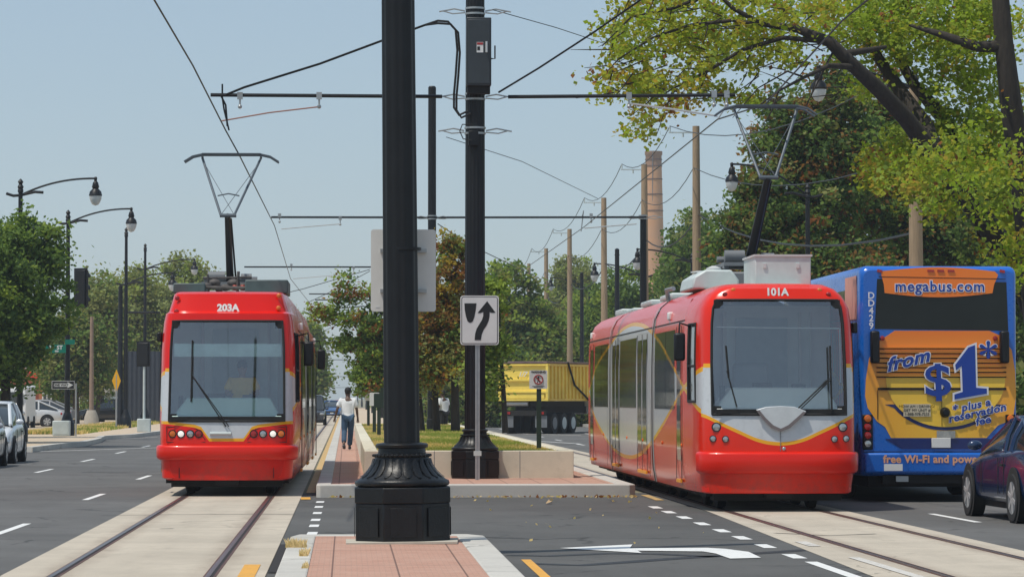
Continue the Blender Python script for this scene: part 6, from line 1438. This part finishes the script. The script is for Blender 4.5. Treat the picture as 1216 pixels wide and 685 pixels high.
# chimney
d = 600; b = gb(776.5, d); b.z = 0
T = empty('chimney', b, 0, 'tall orange brick industrial chimney rising behind the trees', 'chimney')
t = NT('chimney_brick'); v = t.coords((1, 1, 1)); X, Y, Z = t.xyz(); n = t.noise(.5, 5, .6, v); zb = t.noise(.35, 3, .6, t.coords((.05, .05, 1.2)))
cc = t.mix(n, (.54, .27, .13), (.66, .37, .19)); cc = t.mix(t.math('MULTIPLY', t.ramp(zb, .4, .6), .3), cc, (.48, .30, .2)); cc = t.mix(t.math('MULTIPLY', t.math('GREATER_THAN', Z, 44.2), .6), cc, (.16, .11, .09)); t.bsdf(cc, .9)
ht = P(776, 180, d).z
g = MB(); g.lathe([(2.7, 0), (1.88, ht * .62), (1.50, ht - 2.2), (1.48, ht - .8), (1.62, ht - .6), (1.62, ht), (1.2, ht), (1.2, ht - 1)], 28); g.build('stack', t.m, T)
bm_ = mat('chimney_band', (.15, .09, .07), .8)
for z in (ht - 1.6, ht - 2.8, ht - 5.2, ht - 8, ht - 11): r = 1.5 + (ht - z) * .022; MB().lathe([(r - .05, z), (r + .05, z), (r + .05, z + .18), (r - .05, z + .18)], 28).build('band', bm_, T)
g = MB(); g.tube([(-.5, -1.65, 10), (-.3, -1.55, ht)], .07, 5); g.build('ladder', M['mgrey'], T)

# ================================================================== LIGHT
sdir = Vector((.375, .24, -1)).normalized()
el = math.asin(-sdir.z); az = math.atan2(-sdir.x, -sdir.y)      # compass angle of the sun measured from +Y towards +X
w = bpy.data.worlds.new('World'); sc.world = w; w.use_nodes = True; nt = w.node_tree; bg = nt.nodes['Background']
sk = nt.nodes.new('ShaderNodeTexSky'); sk.sky_type = 'NISHITA'; sk.sun_disc = False; sk.sun_elevation = el; sk.sun_rotation = az; sk.air_density = 1.0; sk.dust_density = .8; sk.ozone_density = 2.1; sk.altitude = 0
wm = nt.nodes.new('ShaderNodeMix'); wm.data_type = 'RGBA'; wm.inputs[0].default_value = .55; wm.inputs[7].default_value = (3.30, 4.24, 5.10, 1); nt.links.new(sk.outputs[0], wm.inputs[6]); nt.links.new(wm.outputs[2], bg.inputs[0]); bg.inputs[1].default_value = .120
sl_ = bpy.data.lights.new('sun', 'SUN'); sl_.energy = 3.3; sl_.angle = R(.6); sl_.color = (1, .94, .84); so_ = bpy.data.objects.new('sun', sl_); col.objects.link(so_)
so_.rotation_euler = (-sdir).to_track_quat('Z', 'Y').to_euler()
sc.view_settings.view_transform = 'Standard'; sc.view_settings.look = 'None'; sc.view_settings.gamma = 1; sc.view_settings.exposure = 0.0
sc.render.engine = 'CYCLES'; sc.cycles.max_bounces = 6; sc.cycles.diffuse_bounces = 3; sc.cycles.glossy_bounces = 3; sc.cycles.transparent_max_bounces = 8; sc.cycles.transmission_bounces = 3
sc.cycles.use_denoising = True; sc.cycles.sample_clamp_indirect = 4

# air
HZ = True
if HZ:
    g = MB(); g.bx(-320, 420, -12, 950, -1.2, 62); hz = g.build('haze', NT('air').m, None, 0); hz['kind'] = 'stuff'
    hm = hz.data.materials[0]; n_ = hm.node_tree.nodes; n_.clear(); out = n_.new('ShaderNodeOutputMaterial'); pv = n_.new('ShaderNodeVolumePrincipled')
    pv.inputs['Color'].default_value = (.75, .86, 1, 1); pv.inputs['Density'].default_value = .00024; pv.inputs['Anisotropy'].default_value = .2; hm.node_tree.links.new(pv.outputs[0], out.inputs['Volume'])
    sc.cycles.volume_bounces = 1
